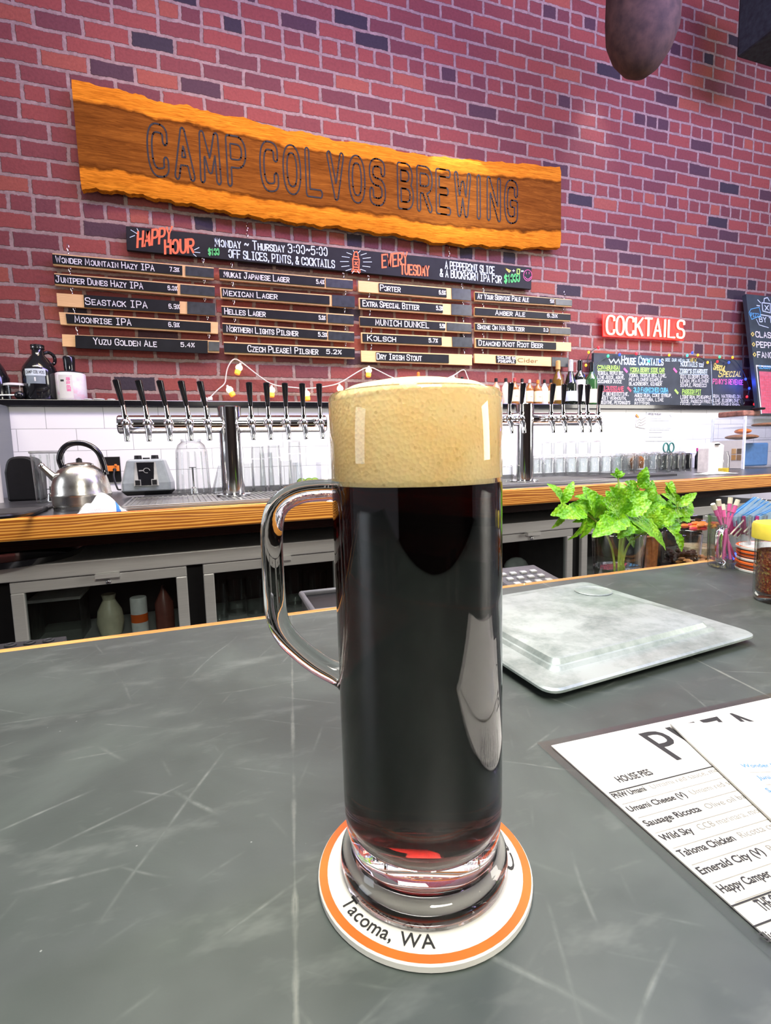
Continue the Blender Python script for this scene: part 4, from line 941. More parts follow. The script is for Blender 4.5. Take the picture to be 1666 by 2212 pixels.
b.tube(smooth_path([at(x, y, YF) for x, y in pth], 2), .0022, plain('green_wire', (.01, .03, .02), .5), 5); b.build('wire', t, world=True)
FC = {'r': (1, .02, .03), 'g': (.05, 1, .25), 'b': (.03, .08, 1), 'o': (1, .35, .02), 'c': (.05, .75, 1)}
for x, y, c_ in ((1293, 751, 'r'), (1272, 761, 'o'), (1266, 789, 'o'), (1314, 769, 'g'), (1339, 766, 'b'), (1375, 764, 'r'), (1402, 780, 'c'), (1426, 780, 'b'), (1446, 767, 'o'), (1485, 768, 'c'), (1496, 762, 'b'), (1508, 767, 'o'), (1529, 783, 'o'), (1550, 781, 'r'), (1555, 771, 'g'), (1575, 783, 'b'), (1583, 772, 'o'), (1611, 819, 'b'), (1619, 839, 'b'), (1614, 857, 'r'), (1630, 873, 'r'), (1280, 812, 'b'), (1283, 832, 'g'), (1278, 800, 'b')):
    b = MB(); b.ball(at(x, y, YF-.005), .0085, plain('fairy_'+c_, FC[c_], .3, emit=FC[c_], es=1.8), 10, (1, 1, 1.25)); b.build('bulb', t, world=True)
for nm, px, py, colr, e in (('fairy_glow_blue', 1612, 825, (.03, .08, 1), .9), ('fairy_glow_cyan', 1410, 772, (.08, .45, 1), .45), ('fairy_glow_left', 1280, 805, (.03, .1, 1), .45)):
    l = bpy.data.lights.new(nm, 'POINT'); l.energy = e; l.color = colr; l.shadow_soft_size = .03; o = bpy.data.objects.new(nm, l); COL.objects.link(o); o.location = at(px, py, 2.86)

# ================================================================== LEDGE BOTTLES AND BITS
YL = 2.90
def ledge(px): q = at(px, 868, YL); return V((q.x, q.y, LZ))
def hpx(P, px, py): return at(px, py, P.y).z-P.z
def lwrap(b, r, z0, z1, mat, a0=-2.6, a1=-.55, n=14):
    vs = []; 
    for i in range(n+1): a = a0+(a1-a0)*i/n; vs += [(r*math.cos(a), r*math.sin(a), z0), (r*math.cos(a), r*math.sin(a), z1)]
    b.add(vs, [(2*i, 2*i+2, 2*i+3, 2*i+1) for i in range(n)], mat, True)
def onround(b, s, r, a0, a1, z, h, mat, sw):
    pl, tw = strokes(s, .75)
    for p in pl:
        for (x0, y0), (x1, y1) in zip(p[:-1], p[1:]):
            P = [V((r*math.cos(a0+(a1-a0)*x/tw), r*math.sin(a0+(a1-a0)*x/tw), z+y*h)) for x, y in ((x0, y0), (x1, y1))]
            d = P[1]-P[0]; nr = V((P[0].x, P[0].y, 0)).normalized(); sd = nr.cross(d); 
            if sd.length < 1e-9: continue
            sd = sd.normalized()*sw/2; b.add([P[0]-sd, P[1]-sd, P[1]+sd, P[0]+sd], [(0, 1, 2, 3)], mat)
# growler
P = ledge(92); m_ = mpp(P); Hh = hpx(P, 93, 746); R_ = 33*m_
t = thing('growler', 'dark glass growler jug with pale printed badge on the ledge at left', 'jug', P)
b = MB(); b.lathe([(0, 0), (R_*.93, 0), (R_, R_*.1), (R_, Hh*.52), (R_*.93, Hh*.60), (R_*.62, Hh*.73), (R_*.36, Hh*.82), (R_*.33, Hh*.92), (0, Hh*.92)], M_BLACKG, n=36)
lwrap(b, R_*1.004, Hh*.42, Hh*.54, plain('badge_pale', (.60, .68, .72), .5), -2.2, -1.0); lwrap(b, R_*1.004, Hh*.28, Hh*.42, plain('badge_grey', (.20, .24, .27), .5), -2.15, -1.05)
onround(b, 'CAMP COLVOS', R_*1.012, -2.12, -1.08, Hh*.455, Hh*.05, M_INK, .0016); onround(b, '^', R_*1.012, -1.65, -1.55, Hh*.32, Hh*.07, M_CW, .006); b.build('body', t)
b = MB(); b.lathe([(0, Hh*.92), (R_*.39, Hh*.92), (R_*.39, Hh*.995), (R_*.36, Hh), (0, Hh)], M_BLACK, n=24); b.lathe([(R_*.395, Hh*.945), (R_*.395, Hh*.952)], M_CHROME, n=24); b.build('cap', t)
b = MB(); b.tube(smooth_path([V((R_*.28, R_*.1, Hh*.86)), V((R_*.55, R_*.25, Hh*.90)), V((R_*.84, R_*.42, Hh*.83)), V((R_*.82, R_*.4, Hh*.70)), V((R_*.64, R_*.25, Hh*.67))], 2), .008, M_BLACKG, 10); b.build('handle', t)
P = ledge(-6); b = MB(); R_ = 27*mpp(P); Hh = hpx(P, 0, 778); b.lathe([(0, 0), (R_, 0), (R_, Hh*.55), (R_*.7, Hh*.8), (R_*.35, Hh), (0, Hh)], M_BLACKG, n=28); lwrap(b, R_*1.005, Hh*.45, Hh*.72*.8, plain('badge_blue', (.05, .16, .60), .4), -1.5, -.9)
single(b, 'dark_jug', 'dark jug with a blue badge cut off by the left photo edge', 'jug', P)
P = ledge(40)+V((0, -.02, 0)); R_ = 20*mpp(P); Hh = hpx(P, 40, 829); t = thing('storage_jar', 'small clear jar with white lid beside the growler', 'jar', P)
b = MB(); b.lathe([(0, 0), (R_*.92, 0), (R_, Hh*.85), (R_*.95, Hh*.85), (R_*.88, .005), (0, .005)], M_ACR, n=28); b.build('body', t)
b = MB(); b.lathe([(0, Hh*.85), (R_*1.1, Hh*.85), (R_*1.1, Hh*.97), (R_*.9, Hh), (0, Hh)], M_WHITE, n=28); b.build('lid', t)
A, B_ = at(-30, 860, 2.80), at(36, 856, 2.80); t = thing('bar_spoon', 'steel rod with black ball end lying along the ledge at far left', 'bar tool', V((A.x, A.y, LZ)))
b = MB(); za = LZ+.012; b.tube([V((A.x, 2.845, za+.006)), V((B_.x, 2.845, za+.009))], .004, M_CHROME, 8); b.build('rod', t, world=True)
b = MB(); b.ball(V((B_.x, 2.845, za+.008)), .0195, M_BLACKG, 16, (1.15, 1, 1)); b.build('knob', t, world=True)
P = ledge(157); R_ = 29*mpp(P); Hh = hpx(P, 155, 808); t = thing('takeaway_can', 'white and pink printed can holding a black-handled tool beside the growler', 'can', P)
m, nt, pb = new_mat('pink_white_label'); n_ = noise(nt, objpos(nt), 22, 3); lk(nt, ramp(nt, n_, [(.38, (.84, .83, .80)), (.55, (.78, .70, .76)), (.66, (.80, .52, .60)), (.74, (.52, .62, .80))]), pb.inputs['Base Color']); pb.inputs['Roughness'].default_value = .45
b = MB(); b.lathe([(0, 0), (R_*.96, 0), (R_, .004), (R_, Hh-.004), (R_*.96, Hh), (0, Hh)], m, n=36)
lwrap(b, R_*1.004, Hh*.06, Hh*.9, M_PAPER, -2.2, -1.25); 
def vertround(b, s, r, ang_, z0, z1, hh, mat, sw):      # lettering turned to run upwards
    pl, tw = strokes(s, .75)
    for p in pl:
        for (x0, y0), (x1, y1) in zip(p[:-1], p[1:]):
            P_ = [V((r*math.cos(ang_-y*hh/r), r*math.sin(ang_-y*hh/r), z0+(z1-z0)*x/tw)) for x, y in ((x0, y0), (x1, y1))]
            d = P_[1]-P_[0]; sd = V((P_[0].x, P_[0].y, 0)).normalized().cross(d)
            if sd.length > 1e-9: sd = sd.normalized()*sw/2; b.add([P_[0]-sd, P_[1]-sd, P_[1]+sd, P_[0]+sd], [(0, 1, 2, 3)], mat)
vertround(b, 'BEER TO GO', R_*1.012, -1.42, Hh*.32, Hh*.80, .014, M_CP, .0028)
lwrap(b, R_*1.008, Hh*.66, Hh*.73, M_INK, -2.05, -1.80, 4)
b.build('body', t)
b = MB(); b.lathe([(0, Hh), (26/30*R_*.98, Hh+.002), (R_*.90, Hh+.006), (R_*.5, Hh+.012), (R_*.36, Hh+.016), (R_*.40, Hh+.075), (R_*.36, Hh+.082), (0, Hh+.082)], M_BLACKG, n=24); b.build('tool_handle', t)
for x, wd in ((196, 8), (219, 11), (245, 8)):
    P = ledge(x)+V((0, -.05, 0)); r_ = wd*mpp(P); b = MB(); b.lathe([(0, .0015), (r_*.7, .0015), (r_*.75, .006), (r_, .007), (r_, .004), (r_*.8, 0), (0, 0)], M_WHITE, n=20)
    single(b, 'can_lid', {196: 'small pale lid lying on the ledge right beside the takeaway can', 219: 'widest pale lid in the middle of the three on the ledge', 245: 'small pale lid on the ledge nearest the first tap handle'}[x], 'lid', P, 'pale lids on the ledge')
# bottles right of the mug
M_AMBER = plain('amber_bitters', (.30, .12, .03), .2); M_DKB = plain('dark_bottle_glass', (.010, .014, .010), .08, coat=.5); M_GRB = plain('green_bottle_glass', (.03, .10, .03), .1, coat=.4); M_LAB = plain('cream_label', (.78, .70, .50), .6); M_LABW = plain('white_label', (.80, .79, .75), .6)
M_CLR = plain('pale_paper_wrap', (.74, .70, .62), .5); M_OCH = plain('golden_wine', (.16, .085, .015), .12, coat=.4)
def bottle(px, ytop, wpx, body, cap, label=None, lab=(.12, .55), sh=(.62, .80), capz=.86, name='bitters_bottle', lbl='', grp='bottles on the ledge', y=YL, neck=.36):
    P = ledge(px); P = V((at(px, 868, y).x, y, LZ)); Hh = hpx(P, px, ytop); R_ = wpx/2*mpp(P)
    t = thing(name, lbl, 'bottle', P, grp)
    b = MB(); b.lathe([(0, 0), (R_*.95, 0), (R_, .004), (R_, Hh*sh[0]), (R_*.9, Hh*(sh[0]+.05)), (R_*neck, Hh*sh[1]), (R_*neck*.95, Hh*capz), (0, Hh*capz)], body, n=22); b.build('body', t)
    b = MB(); b.lathe([(0, Hh*capz), (R_*neck*1.12, Hh*capz), (R_*neck*1.05, Hh*.985), (R_*neck*.8, Hh), (0, Hh)], cap, n=18); b.build('cap', t)
    if label:
        b = MB(); b.lathe([(R_*1.012, Hh*lab[0]), (R_*1.012, Hh*lab[1])], label, n=22)
        if wpx < 22: onround(b, '~', R_*1.03, -1.95, -1.2, Hh*lab[0]+(lab[1]-lab[0])*Hh*.35, .012, plain('label_print', (.45, .22, .05), .6), .003)
        b.build('label', t)
M_CAPR = plain('red_cap', (.45, .05, .05), .4); M_CAPO = plain('orange_cap', (.80, .22, .03), .4); M_FOIL = plain('silver_foil', (.72, .72, .74), .25, .6); M_TANF = plain('tan_foil', (.55, .34, .12), .4)
bottle(905, 804, 17, M_AMBER, M_CAPO, M_LAB, lbl='small bottle with an orange cap peeking over the beer foam', capz=.84)
bottle(946, 818, 17, M_AMBER, M_BLACK, None, lbl='dark-capped small bottle just showing above the foam, left one')
bottle(999, 814, 17, M_AMBER, M_BLACK, M_LAB, lbl='dark-capped small bottle just showing above the foam, right one')
BB = [(1072, 817, 18, plain('pink_bitters', (.60, .26, .16), .3), M_BLACK, None, 'pinkish small bottle nearest the right rim of the beer mug'), (1093, 817, 18, M_CLR, M_BLACK, None, 'first pale paper-wrapped small bottle with a black cap'), (1112, 816, 17, M_AMBER, M_CAPR, M_LAB, 'small amber bottle with a red cap and cream label'),
      (1128, 818, 17, M_CLR, M_BLACK, M_LABW, 'small white-labelled bottle just left of the tall tap handle'), (1144, 820, 17, M_AMBER, M_FOIL, M_LAB, 'small amber bottle with silver cap right of the tall tap handle'), (1162, 821, 17, M_AMBER, M_CAPO, M_LAB, 'small amber bottle with an orange cap and cream label'),
      (1176, 820, 16, M_CLR, M_BLACK, None, 'second pale paper-wrapped small bottle, with no label'), (1190, 819, 15, M_AMBER, M_BLACK, M_LAB, 'last small amber bottle beside the gold-foil wine bottle')]
for x, yt, wd, bm, cm, lm, lb in BB: bottle(x, yt, wd, bm, cm, lm, lbl=lb)
bottle(1205, 779, 23, M_OCH, M_TANF, M_LAB, (.10, .42), (.55, .74), .80, 'wine_bottle', 'golden wine bottle with tan foil and cream label', neck=.40, y=2.89)
bottle(1232, 777, 26, M_DKB, M_FOIL, plain('blue_white_label', (.55, .65, .82), .5), (.08, .30), (.45, .72), .74, 'wine_bottle', 'black sparkling wine bottle with silver foil', neck=.40, y=2.885)
bottle(1252, 778, 24, M_DKB, M_BLACKG, M_LABW, (.08, .56), (.60, .74), .78, 'wine_bottle', 'black-topped wine bottle with tall white label', neck=.40, y=2.89)
bottle(1277, 782, 24, M_GRB, M_BLACKG, M_LAB, (.04, .36), (.58, .74), .78, 'wine_bottle', 'green wine bottle lit by blue fairy lights at the chalkboard edge', neck=.40, y=2.86)
P = V((at(1603, 868, 2.85).x, 2.85, LZ)); b = MB(); b.tube([(0.026*math.cos(a*PI/10), 0, .030+.026*math.sin(a*PI/10)) for a in range(20)], .004, M_BLACK, 7, loop=True)
single(b, 'cable_coil', 'small black cable coil standing on the ledge by the cocktail board', 'cable', P)

# ================================================================== DRAFT TOWERS
def faucet(t, P, lean=0.0, hh=.080):
    """P = point on the front of the crossbar"""
    k = hh/.078
    b = MB(); b.tube([P+V((0, .02, 0)), P+V((0, -.030, 0))], .0095*k, M_CHROME, 12); b.ball(P+V((0, -.032, .0)), .0155*k, M_CHROME, 14)
    b.tube([P+V((0, -.032, -.005)), P+V((.002, -.045, -.025*k)), P+V((.003, -.050, -.058*k))], [.011*k, .0098*k, .0078*k], M_CHROME, 12)
    b.tube([P+V((0, -.032, .01)), P+V((lean*.4, -.034, .060*k))], [.0085*k, .0066*k], M_CHROME, 12); b.lathe([(.0115*k, 0), (.0115*k, .006)], M_CHROME, P+V((0, -.033, .020*k)), 14)
    f = b.build('faucet', t, world=True)
    b = MB(); z0 = P+V((lean*.4, -.034, .056*k)); z1 = z0+V((lean, -.012, hh))
    b.tube([z0, z0.lerp(z1, .08), z0.lerp(z1, .85), z1, z1+V((0, 0, .002))], [.0066*k, .0074*k, .0108*k, .0110*k, .007*k], M_BLACKG, 14)
    h = b.build('tap_handle', None, (0, 0, 0)); h.parent = f; h.location = -V(t.location)
YT = 2.12
def tower(cx_px, ytop, ybase, colw, x0, x1, ybar, barh, taps, name, lbl, extra=0, barlen=None):
    base = at(cx_px, ybase, Z=CT+.012); Y = base.y
    t = thing('draft_tower', lbl, 'tap tower', (base.x, base.y, CT+.012))
    m_ = mpp(base); R_ = colw/2*m_; zt = at(cx_px, ytop, Y).z
    b = MB(); b.lathe([(R_, CT+.012), (R_, zt-.004), (R_-.004, zt), (0, zt)], M_CHROME, (base.x, base.y, 0), 40); b.lathe([(R_*1.5, CT+.0122), (R_*1.5, CT+.018), (R_*1.02, CT+.021)], M_CHROME, (base.x, base.y, 0), 40); b.build('column', t, world=True)
    A, B_ = at(x0, ybar[0], Y), at(x1, ybar[1], Y); zc = at(cx_px, (ybar[0]+ybar[1])/2, Y).z; r_ = barh/2*mpp(A)
    b = MB(); b.tube([V((A.x, Y, zc)), V((A.x+.004, Y, zc)), V((B_.x-.004, Y, zc)), V((B_.x, Y, zc))], [r_*.9, r_, r_, r_*.9], M_CHROME, 32); b.build('crossbar', t, world=True)
    for px, ln in taps:
        X = at(px, ybar[0], Y-r_-.03).x; faucet(t, V((X, Y-r_+.004, zc)), ln, .080 if name == 'L' else .084)
    return t
tower(506, 878, 1070, 48, 255, 704, (917, 915), 40, [(x+4, -.012) for x in (268, 315, 360, 405, 445)]+[(x+1, -.002) for x in (543, 580, 619, 656, 692)], 'L', 'chrome beer tower with ten black tap handles left of the mug')
tower(1132, 872, 1040, 40, 990, 1282, (906, 906), 29, [(1101, .0), (1127, .0), (1191, 0), (1217, -.004), (1253, -.006), (1270, -.01), (1293, 0)], 'R', 'chrome beer tower partly hidden behind the right rim of the mug')

# drip trays
M_GRATE = steel('drip_grate', (.42, .42, .41), .35, (60, 60, 4)); M_PAN = steel('drip_pan_steel', (.34, .34, .34), .35, metal=.8)
def driptray(s0, s1, t0, t1, lbl):
    t = thing('drip_tray', lbl, 'drip tray', cfr(s0, t0, CT))
    b = MB(); slab(b, s0, s1, t0, t1, CT, CT+.010, M_PAN); slab(b, s0, s1, t0, t0+.008, CT+.010, CT+.014, M_PAN); slab(b, s0, s0+.008, t0, t1, CT+.010, CT+.014, M_PAN); slab(b, s1-.008, s1, t0, t1, CT+.010, CT+.014, M_PAN); b.build('pan', t, world=True, bevel=.002)
    b = MB(); n = int((s1-s0)/.018)
    for i in range(n): s_ = s0+.014+(s1-s0-.03)*i/n; slab(b, s_, s_+.007, t0+.012, t1-.01, CT+.010, CT+.013, M_GRATE)
    b.build('grate', t, world=True)
q0 = at(262, 1104, Z=CT); s0 = sc_of(q0); tt0 = (q0-FA).dot(FN)
def onct(px, py, z=0): return at(px, py, Z=CT+z)
sT = sc_of(V((onct(506, 1070).x, onct(506, 1070).y, 0))+V((0, 0, FA.z)))
driptray(s0, s0+.92, tt0+.0, tt0+.42, 'long steel drip tray with grate under the left beer tower')
q1 = onct(1330, 1040); s1 = sc_of(q1)
driptray(s1-.80, s1, .10, .50, 'steel drip tray under the right beer tower')
# black mats behind
b = MB(); slab(b, s0+.03, s0+1.25, tt0+.43, tt0+.93, CT, CT+.008, M_RUBBER)
single(b, 'bar_mat', 'long black rubber mat behind the left drip tray carrying the blender', 'bar mat', cfr(s0, tt0+.43, CT), world=True, bevel=.003)
qm = onct(1505, 1032); smr = sc_of(qm); b = MB(); slab(b, s1-.75+.77, smr+.12, .26, .50, CT, CT+.010, M_RUBBER); slab(b, s1-.72, smr+.05, .505, .95, CT, CT+.010, M_RUBBER)
single(b, 'drying_mat', 'black rubber drying mat under the upside-down glasses on the right', 'bar mat', cfr(s1, .26, CT), world=True)
P = onct(60, 1104); b = MB(); slab(b, sc_of(P)-.25, sc_of(P)+.06, .03, .22, CT, CT+.014, M_RUBBER); single(b, 'bar_mat', 'short black rubber mat at the left end of the back counter', 'bar mat', P, world=True, bevel=.004)
b = MB(); b.tube(smooth_path([onct(-20, 1118, .0215), onct(50, 1112, .0215), onct(95, 1098, .006), onct(140, 1082, .006)], 3), .006, M_BLACK, 8); single(b, 'black_cable', 'thick black cord lying over the short mat at far left', 'cord', onct(60, 1108), world=True)

# ================================================================== COUNTER THINGS, LEFT
P = onct(52, 1082); m_ = mpp(P); w_ = 30*m_; hh = 96*m_
pr = [(-w_, 0), (-w_*1.05, hh*.65), (-w_*.85, hh*.92), (-w_*.4, hh), (w_*.4, hh), (w_*.85, hh*.9), (w_*1.05, hh*.6), (w_, 0)]
pr = [pr[0]]+smooth_path(pr[1:-1], 2)+[pr[-1]]
b = MB(); b.prism([V((x, 0, z)) for x, z in pr], (0, .11, 0), M_BLACK); single(b, 'plastic_bin', 'rounded black plastic bin standing left of the clear pitcher', 'bin', P, bevel=.008)
P = onct(2, 1086); b = MB(); r_ = 12*mpp(P); b.lathe([(0, 0), (r_, 0), (r_, 128*mpp(P)), (r_*.3, 128*mpp(P)), (r_*.3, .0)], M_PAPER, n=28); single(b, 'paper_roll', 'white paper towel roll cut off by the left photo edge', 'paper roll', P+V((-.012, 0, 0)))
# steel side splash
Xp = at(19, 878, 2.85).x; b = MB(); b.prism([V((Xp-.012, 2.45, CT)), V((Xp-.012, 2.848, CT)), V((Xp-.012, 2.848, TZ-.002)), V((Xp-.012, 2.45, TZ-.002))], (.012, 0, 0), steel('dull_grey_panel', (.20, .22, .23), .4, metal=.3))
single(b, 'side_splash', 'grey steel side panel closing the tiled wall at far left', 'panel', (Xp, 2.6, CT), world=True)
# clear blender pitcher with ribbed wall
def pitcher(P, r0, r1, h, name, lbl, rim=False, neck=False):
    t = thing(name, lbl, 'pitcher', P)
    b = MB(); n = 48; prof = [(0, .004), (r0, .004), (r1, h*.97)] if not neck else [(0, .004), (r0*.95, .004), (r0, .02), (r1, h*.80), (r1*.85, h*.90), (r1*.62, h*.955), (r1*.62, h)]
    b.lathe(prof, M_TG, n=n)
    for i in range(14): a = 2*PI*i/14; b.tube([(r0*.97*math.cos(a), r0*.97*math.sin(a), .02), (r1*.97*math.cos(a), r1*.97*math.sin(a), h*(.78 if neck else .93))], .0022, M_TG, 5)
    b.lathe([(r0*.9, 0), (r0*.96, .004), (r0*.9, .010)], M_TG, n=n); b.build('body', t)
    k = .62 if neck else 1
    b = MB(); b.lathe([(r1*k, h*.955), (r1*k*1.07, h*.96), (r1*k*1.07, h), (r1*k, h)], M_ACR if neck else plain('grey_band', (.38, .38, .37), .3), n=n); b.build('rim', t)
    b = MB(); b.lathe([(0, .006), (.016, .006), (.012, .03), (.004, .035), (.004, h*.5 if neck else .06), (0, h*.5 if neck else .06)], M_CHROME, n=14)
    b.box((0, 0, h*.5 if neck else .05), (.026, .008, .003), M_CHROME); b.build('blade', t); return t
P = onct(112, 1085); m_ = mpp(P); pitcher(P, 28*m_, 31*m_, 110*m_, 'blender_pitcher', 'clear ribbed pitcher with a grey rim behind the kettle')
P = onct(420, 1070); m_ = mpp(P); pitcher(P, 35*m_, 32*m_, 120*m_, 'glass_pitcher', 'clear shouldered pitcher standing between the blender and the beer tower', neck=True)
P = onct(478, 1066, .008); m_ = mpp(P); b = MB(); b.lathe([(0, 0), (20*m_, 0), (20*m_, .004), (3*m_, 60*m_), (2*m_, 60*m_), (17*m_, .006), (0, .006)], M_TG, n=28); single(b, 'glass_carafe', 'clear conical glass half hidden by the left tower column', 'carafe', P)
# kettle
P = onct(180, 1099); m_ = mpp(P); R_ = 58*m_
t = thing('kettle', 'domed brushed steel kettle with arched black handle on the back counter', 'kettle', P)
b = MB(); b.lathe([(0, 0), (R_*.93, 0), (R_*.95, 8*m_), (R_*.92, 9*m_), (R_*.92, 11*m_), (R_*.96, 12*m_), (R_*.98, 27*m_), (R_*1.0, 30*m_), (R_*1.0, 33*m_), (R_*.97, 36*m_), (R_*.95, 50*m_), (R_*.86, 70*m_), (R_*.70, 84*m_), (R_*.50, 92*m_), (R_*.44, 94*m_)], M_KETTLE, n=56); b.build('body', t)
b = MB(); b.lathe([(R_*.46, 93*m_), (R_*.46, 96*m_), (R_*.35, 99*m_), (0, 101*m_)], M_KETTLE, n=40); l_ = b.build('lid', t)
b = MB(); b.lathe([(0, 99*m_), (6*m_, 100*m_), (5.5*m_, 107*m_), (0, 110*m_)], M_BLACK, n=20); k_ = b.build('knob', l_)
hpts = smooth_path([V((-32*m_, 0, 88*m_)), V((-38*m_, 0, 112*m_)), V((-22*m_, 0, 138*m_)), V((8*m_, 0, 143*m_)), V((36*m_, 0, 128*m_)), V((46*m_, 0, 98*m_)), V((48*m_, 0, 72*m_))], 3)
b = MB(); b.tube(hpts, [6*m_]*(len(hpts)-6)+[7*m_]*6, M_BLACKG, 12); b.build('handle', t)
b = MB(); b.tube([V((-44*m_, -.01, 66*m_)), V((-58*m_, -.012, 82*m_)), V((-66*m_, -.014, 92*m_))], [9*m_, 7*m_, 6*m_], M_KETTLE, 14); b.ball((-67*m_, -.014, 94*m_), 6.5*m_, M_CHROME); b.build('spout', t)
# outlet with orange tap and cord
P = at(240, 1014, 2.848); b = MB(); m_ = mpp(P); b.box((0, -.004, 0), (38*m_, .008, 54*m_), M_BLACK); b.box((0, -.012, 2*m_), (34*m_, .022, 12*m_), M_CAPO); b.ball((-9*m_, -.03, -1*m_), 4*m_, M_BLACK); b.ball((9*m_, -.03, -1*m_), 4*m_, M_BLACK); b.box((-8*m_, -.02, 9*m_), (4*m_, .02, 4*m_), M_CAPO); b.box((11*m_, -.02, 9*m_), (4*m_, .02, 4*m_), M_CAPO)
single(b, 'power_outlet', 'black wall outlet with an orange power tap on the white tiles', 'outlet', P, bevel=.001)
b = MB(); a_ = P+V((9*m_, -.04, -2*m_)); b.tube(smooth_path([a_, a_+V((-.004, -.02, -.03)), a_+V((.012, -.03, -.09)), V((a_.x+.02, a_.y-.06, CT+.012)), V((a_.x+.11, a_.y-.12, CT+.014))], 3), .0042, M_BLACK, 8); single(b, 'cable', 'black cord hanging from the wall outlet to the blender', 'cord', P, world=True)
# blender base
P = onct(322, 1068, .008); m_ = mpp(P); t = thing('blender', 'grey blender motor base with black panel and two buttons on the mat', 'blender', P)
M_BLND = plain('grey_blender_plastic', (.25, .28, .29), .28, coat=.3)
lo_ = [(-53, 0), (-46, -28), (46, -28), (53, 0), (46, 30), (-46, 30)]; hi_ = [(-39, 0), (-35, -22), (35, -22), (39, 0), (35, 24), (-35, 24)]
def ringz(pts, z): return [V((x*m_, y*m_, z*m_)) for x, y in pts]
b = MB(); loft(b, [ringz(lo_, 8), ringz(lo_, 26), ringz(hi_, 72), ringz([(x*.9, y*.9) for x, y in hi_], 76)], M_BLND, True, True, False); b.build('housing', t, bevel=.006)
b = MB(); loft(b, [ringz([(x*.85, y*.8) for x, y in lo_], 0), ringz([(x*1.02, y*1.02) for x, y in lo_], 9)], M_BLACK, True, True, False); b.build('foot', t)
def face(x, z, off=.6): f_ = min(1, max(0, (z-26)/46)); return V((x*m_, (-28+6*f_-off)*m_, z*m_))
b = MB(); M_SIL = plain('silver_trim', (.6, .6, .6), .3, .8)
b.prism([face(-24, 20), face(24, 20), face(20, 70), face(-20, 70)], (0, -.002, 0), M_SIL); b.prism([face(-14, 21, 1.8), face(14, 21, 1.8), face(17, 69, 1.8), face(-17, 69, 1.8)], (0, -.002, 0), M_BLACKG)
A_ = face(0, 52, 3.6); ribbon(b, [(6*m_*math.cos(a*.5)+2*m_, 5*m_*math.sin(a*.5)) for a in range(11)], 1.2*m_, A_, V((1, 0, 0)), V((0, 0, 1)), V((0, -1, 0)), M_SIL, .0005); ribbon(b, [(-12*m_, 0), (-4*m_, 0)], 2.2*m_, A_, V((1, 0, 0)), V((0, 0, 1)), V((0, -1, 0)), M_SIL, .0005)
b.build('front_panel', t)
for x in (-16, 16):
    b = MB(); b.box(face(x, 27, 4), (12*m_, .004, 13*m_), M_SIL); b.box(face(x, 27, 5.6), (9*m_, .004, 10*m_), M_BLACK); b.build('button', t)
b = MB()
for x in (-16, 0, 17): b.lathe([(0, 75*m_), (8*m_ if x else 7*m_, 75*m_), (7*m_, (84 if x else 79)*m_), (0, (84 if x else 79)*m_)], M_BLACK, (x*m_, 0, 0), 18)
b.build('coupling', t)
# towel
P = onct(222, 1108); m_ = mpp(P); b = MB(); NXg, NYg = 40, 22; vs = []; rs = random.Random(5)
M_TOW = plain('white_towel', (.82, .82, .80), .9, bmp=.5, scale=400); M_TOWB = plain('blue_stripe', (.05, .20, .62), .9)
def tow(u, v):
    x = -48+94*u; d = 46*v-6; e = math.sin(PI*min(1, max(0, v)))**.6
    top = 38*math.exp(-((u-.42)/.22)**2)+20*math.exp(-((u-.72)/.2)**2)+14*math.exp(-((u-.12)/.12)**2)
    return V(((x+5*math.sin(5*v+2*u))*m_, d*m_*(1-.15*u), max(.002, (top*e*(1+.22*math.sin(9*u+4*v)))*m_*(1 if 0 < u < 1 else 0))))
for i in range(NXg+1):
    for j in range(NYg+1): vs.append(tow(i/NXg, j/NYg))
for i in range(NXg):
    for j in range(NYg):
        q_ = [i*(NYg+1)+j, (i+1)*(NYg+1)+j, (i+1)*(NYg+1)+j+1, i*(NYg+1)+j+1]; uu = (i+.5)/NXg+.02*math.sin(j*.6)
        b.add([vs[k] for k in q_], [(0, 1, 2, 3)], M_TOWB if .76 < uu < .84 else M_TOW, True)
single(b, 'bar_towel', 'crumpled white towel with blue stripe in front of the kettle', 'towel', P, sharp=180)
# glasses behind the left tower
for i, (x, y, hh) in enumerate(((536, 1062, 62), (561, 1063, 80), (596, 1060, 80), (620, 1056, 62), (578, 1050, 84), (640, 1052, 84))):
    P = onct(x, y, .008); m_ = mpp(P); b = MB(); H1 = min(hh, 72)*m_; b.lathe([(12*m_, 0), (15.5*m_, H1*.02), (13*m_, H1), (0, H1), (0, H1-.004), (12*m_, H1-.004), (14.5*m_, 0)], M_TG, n=24)
    single(b, 'pint_glass', 'upturned clear tumbler in the cluster right of the left tower column', 'glass', P, 'tumblers right of the left tower')
for i, (x, y) in enumerate(((561, 1063), (596, 1060), (640, 1052))):
    P = onct(x, y, .008); m_ = mpp(P); P = P+V((0, 0, 72*m_+.001)); b = MB(); b.lathe([(14*m_, 0), (12.5*m_, 26*m_), (0, 26*m_), (0, 24*m_), (11.6*m_, 24*m_), (13*m_, 0)], M_TG, n=24)
    single(b, 'pint_glass', 'upturned clear tumbler stacked on top of another beside the left tower', 'glass', P, 'stacked tumblers by the left tower')
P = onct(664, 1045, .008); m_ = mpp(P); t = thing('lime_container', 'clear square garnish container left of the mug handle', 'container', P)
b = MB(); w2 = 26*m_; hh = 46*m_
for sx, sy, wx, wy in ((0, -1, 2*w2, .003), (0, 1, 2*w2, .003), (-1, 0, .003, 2*w2), (1, 0, .003, 2*w2)): b.box((sx*w2, sy*w2, hh/2), (wx, wy, hh), M_ACR)
b.box((0, 0, .002), (2*w2, 2*w2, .004), M_ACR); b.build('box', t)
M_LIME = plain('lime_flesh', (.55, .68, .12), .35); M_RIND = plain('lime_rind', (.10, .30, .02), .4)
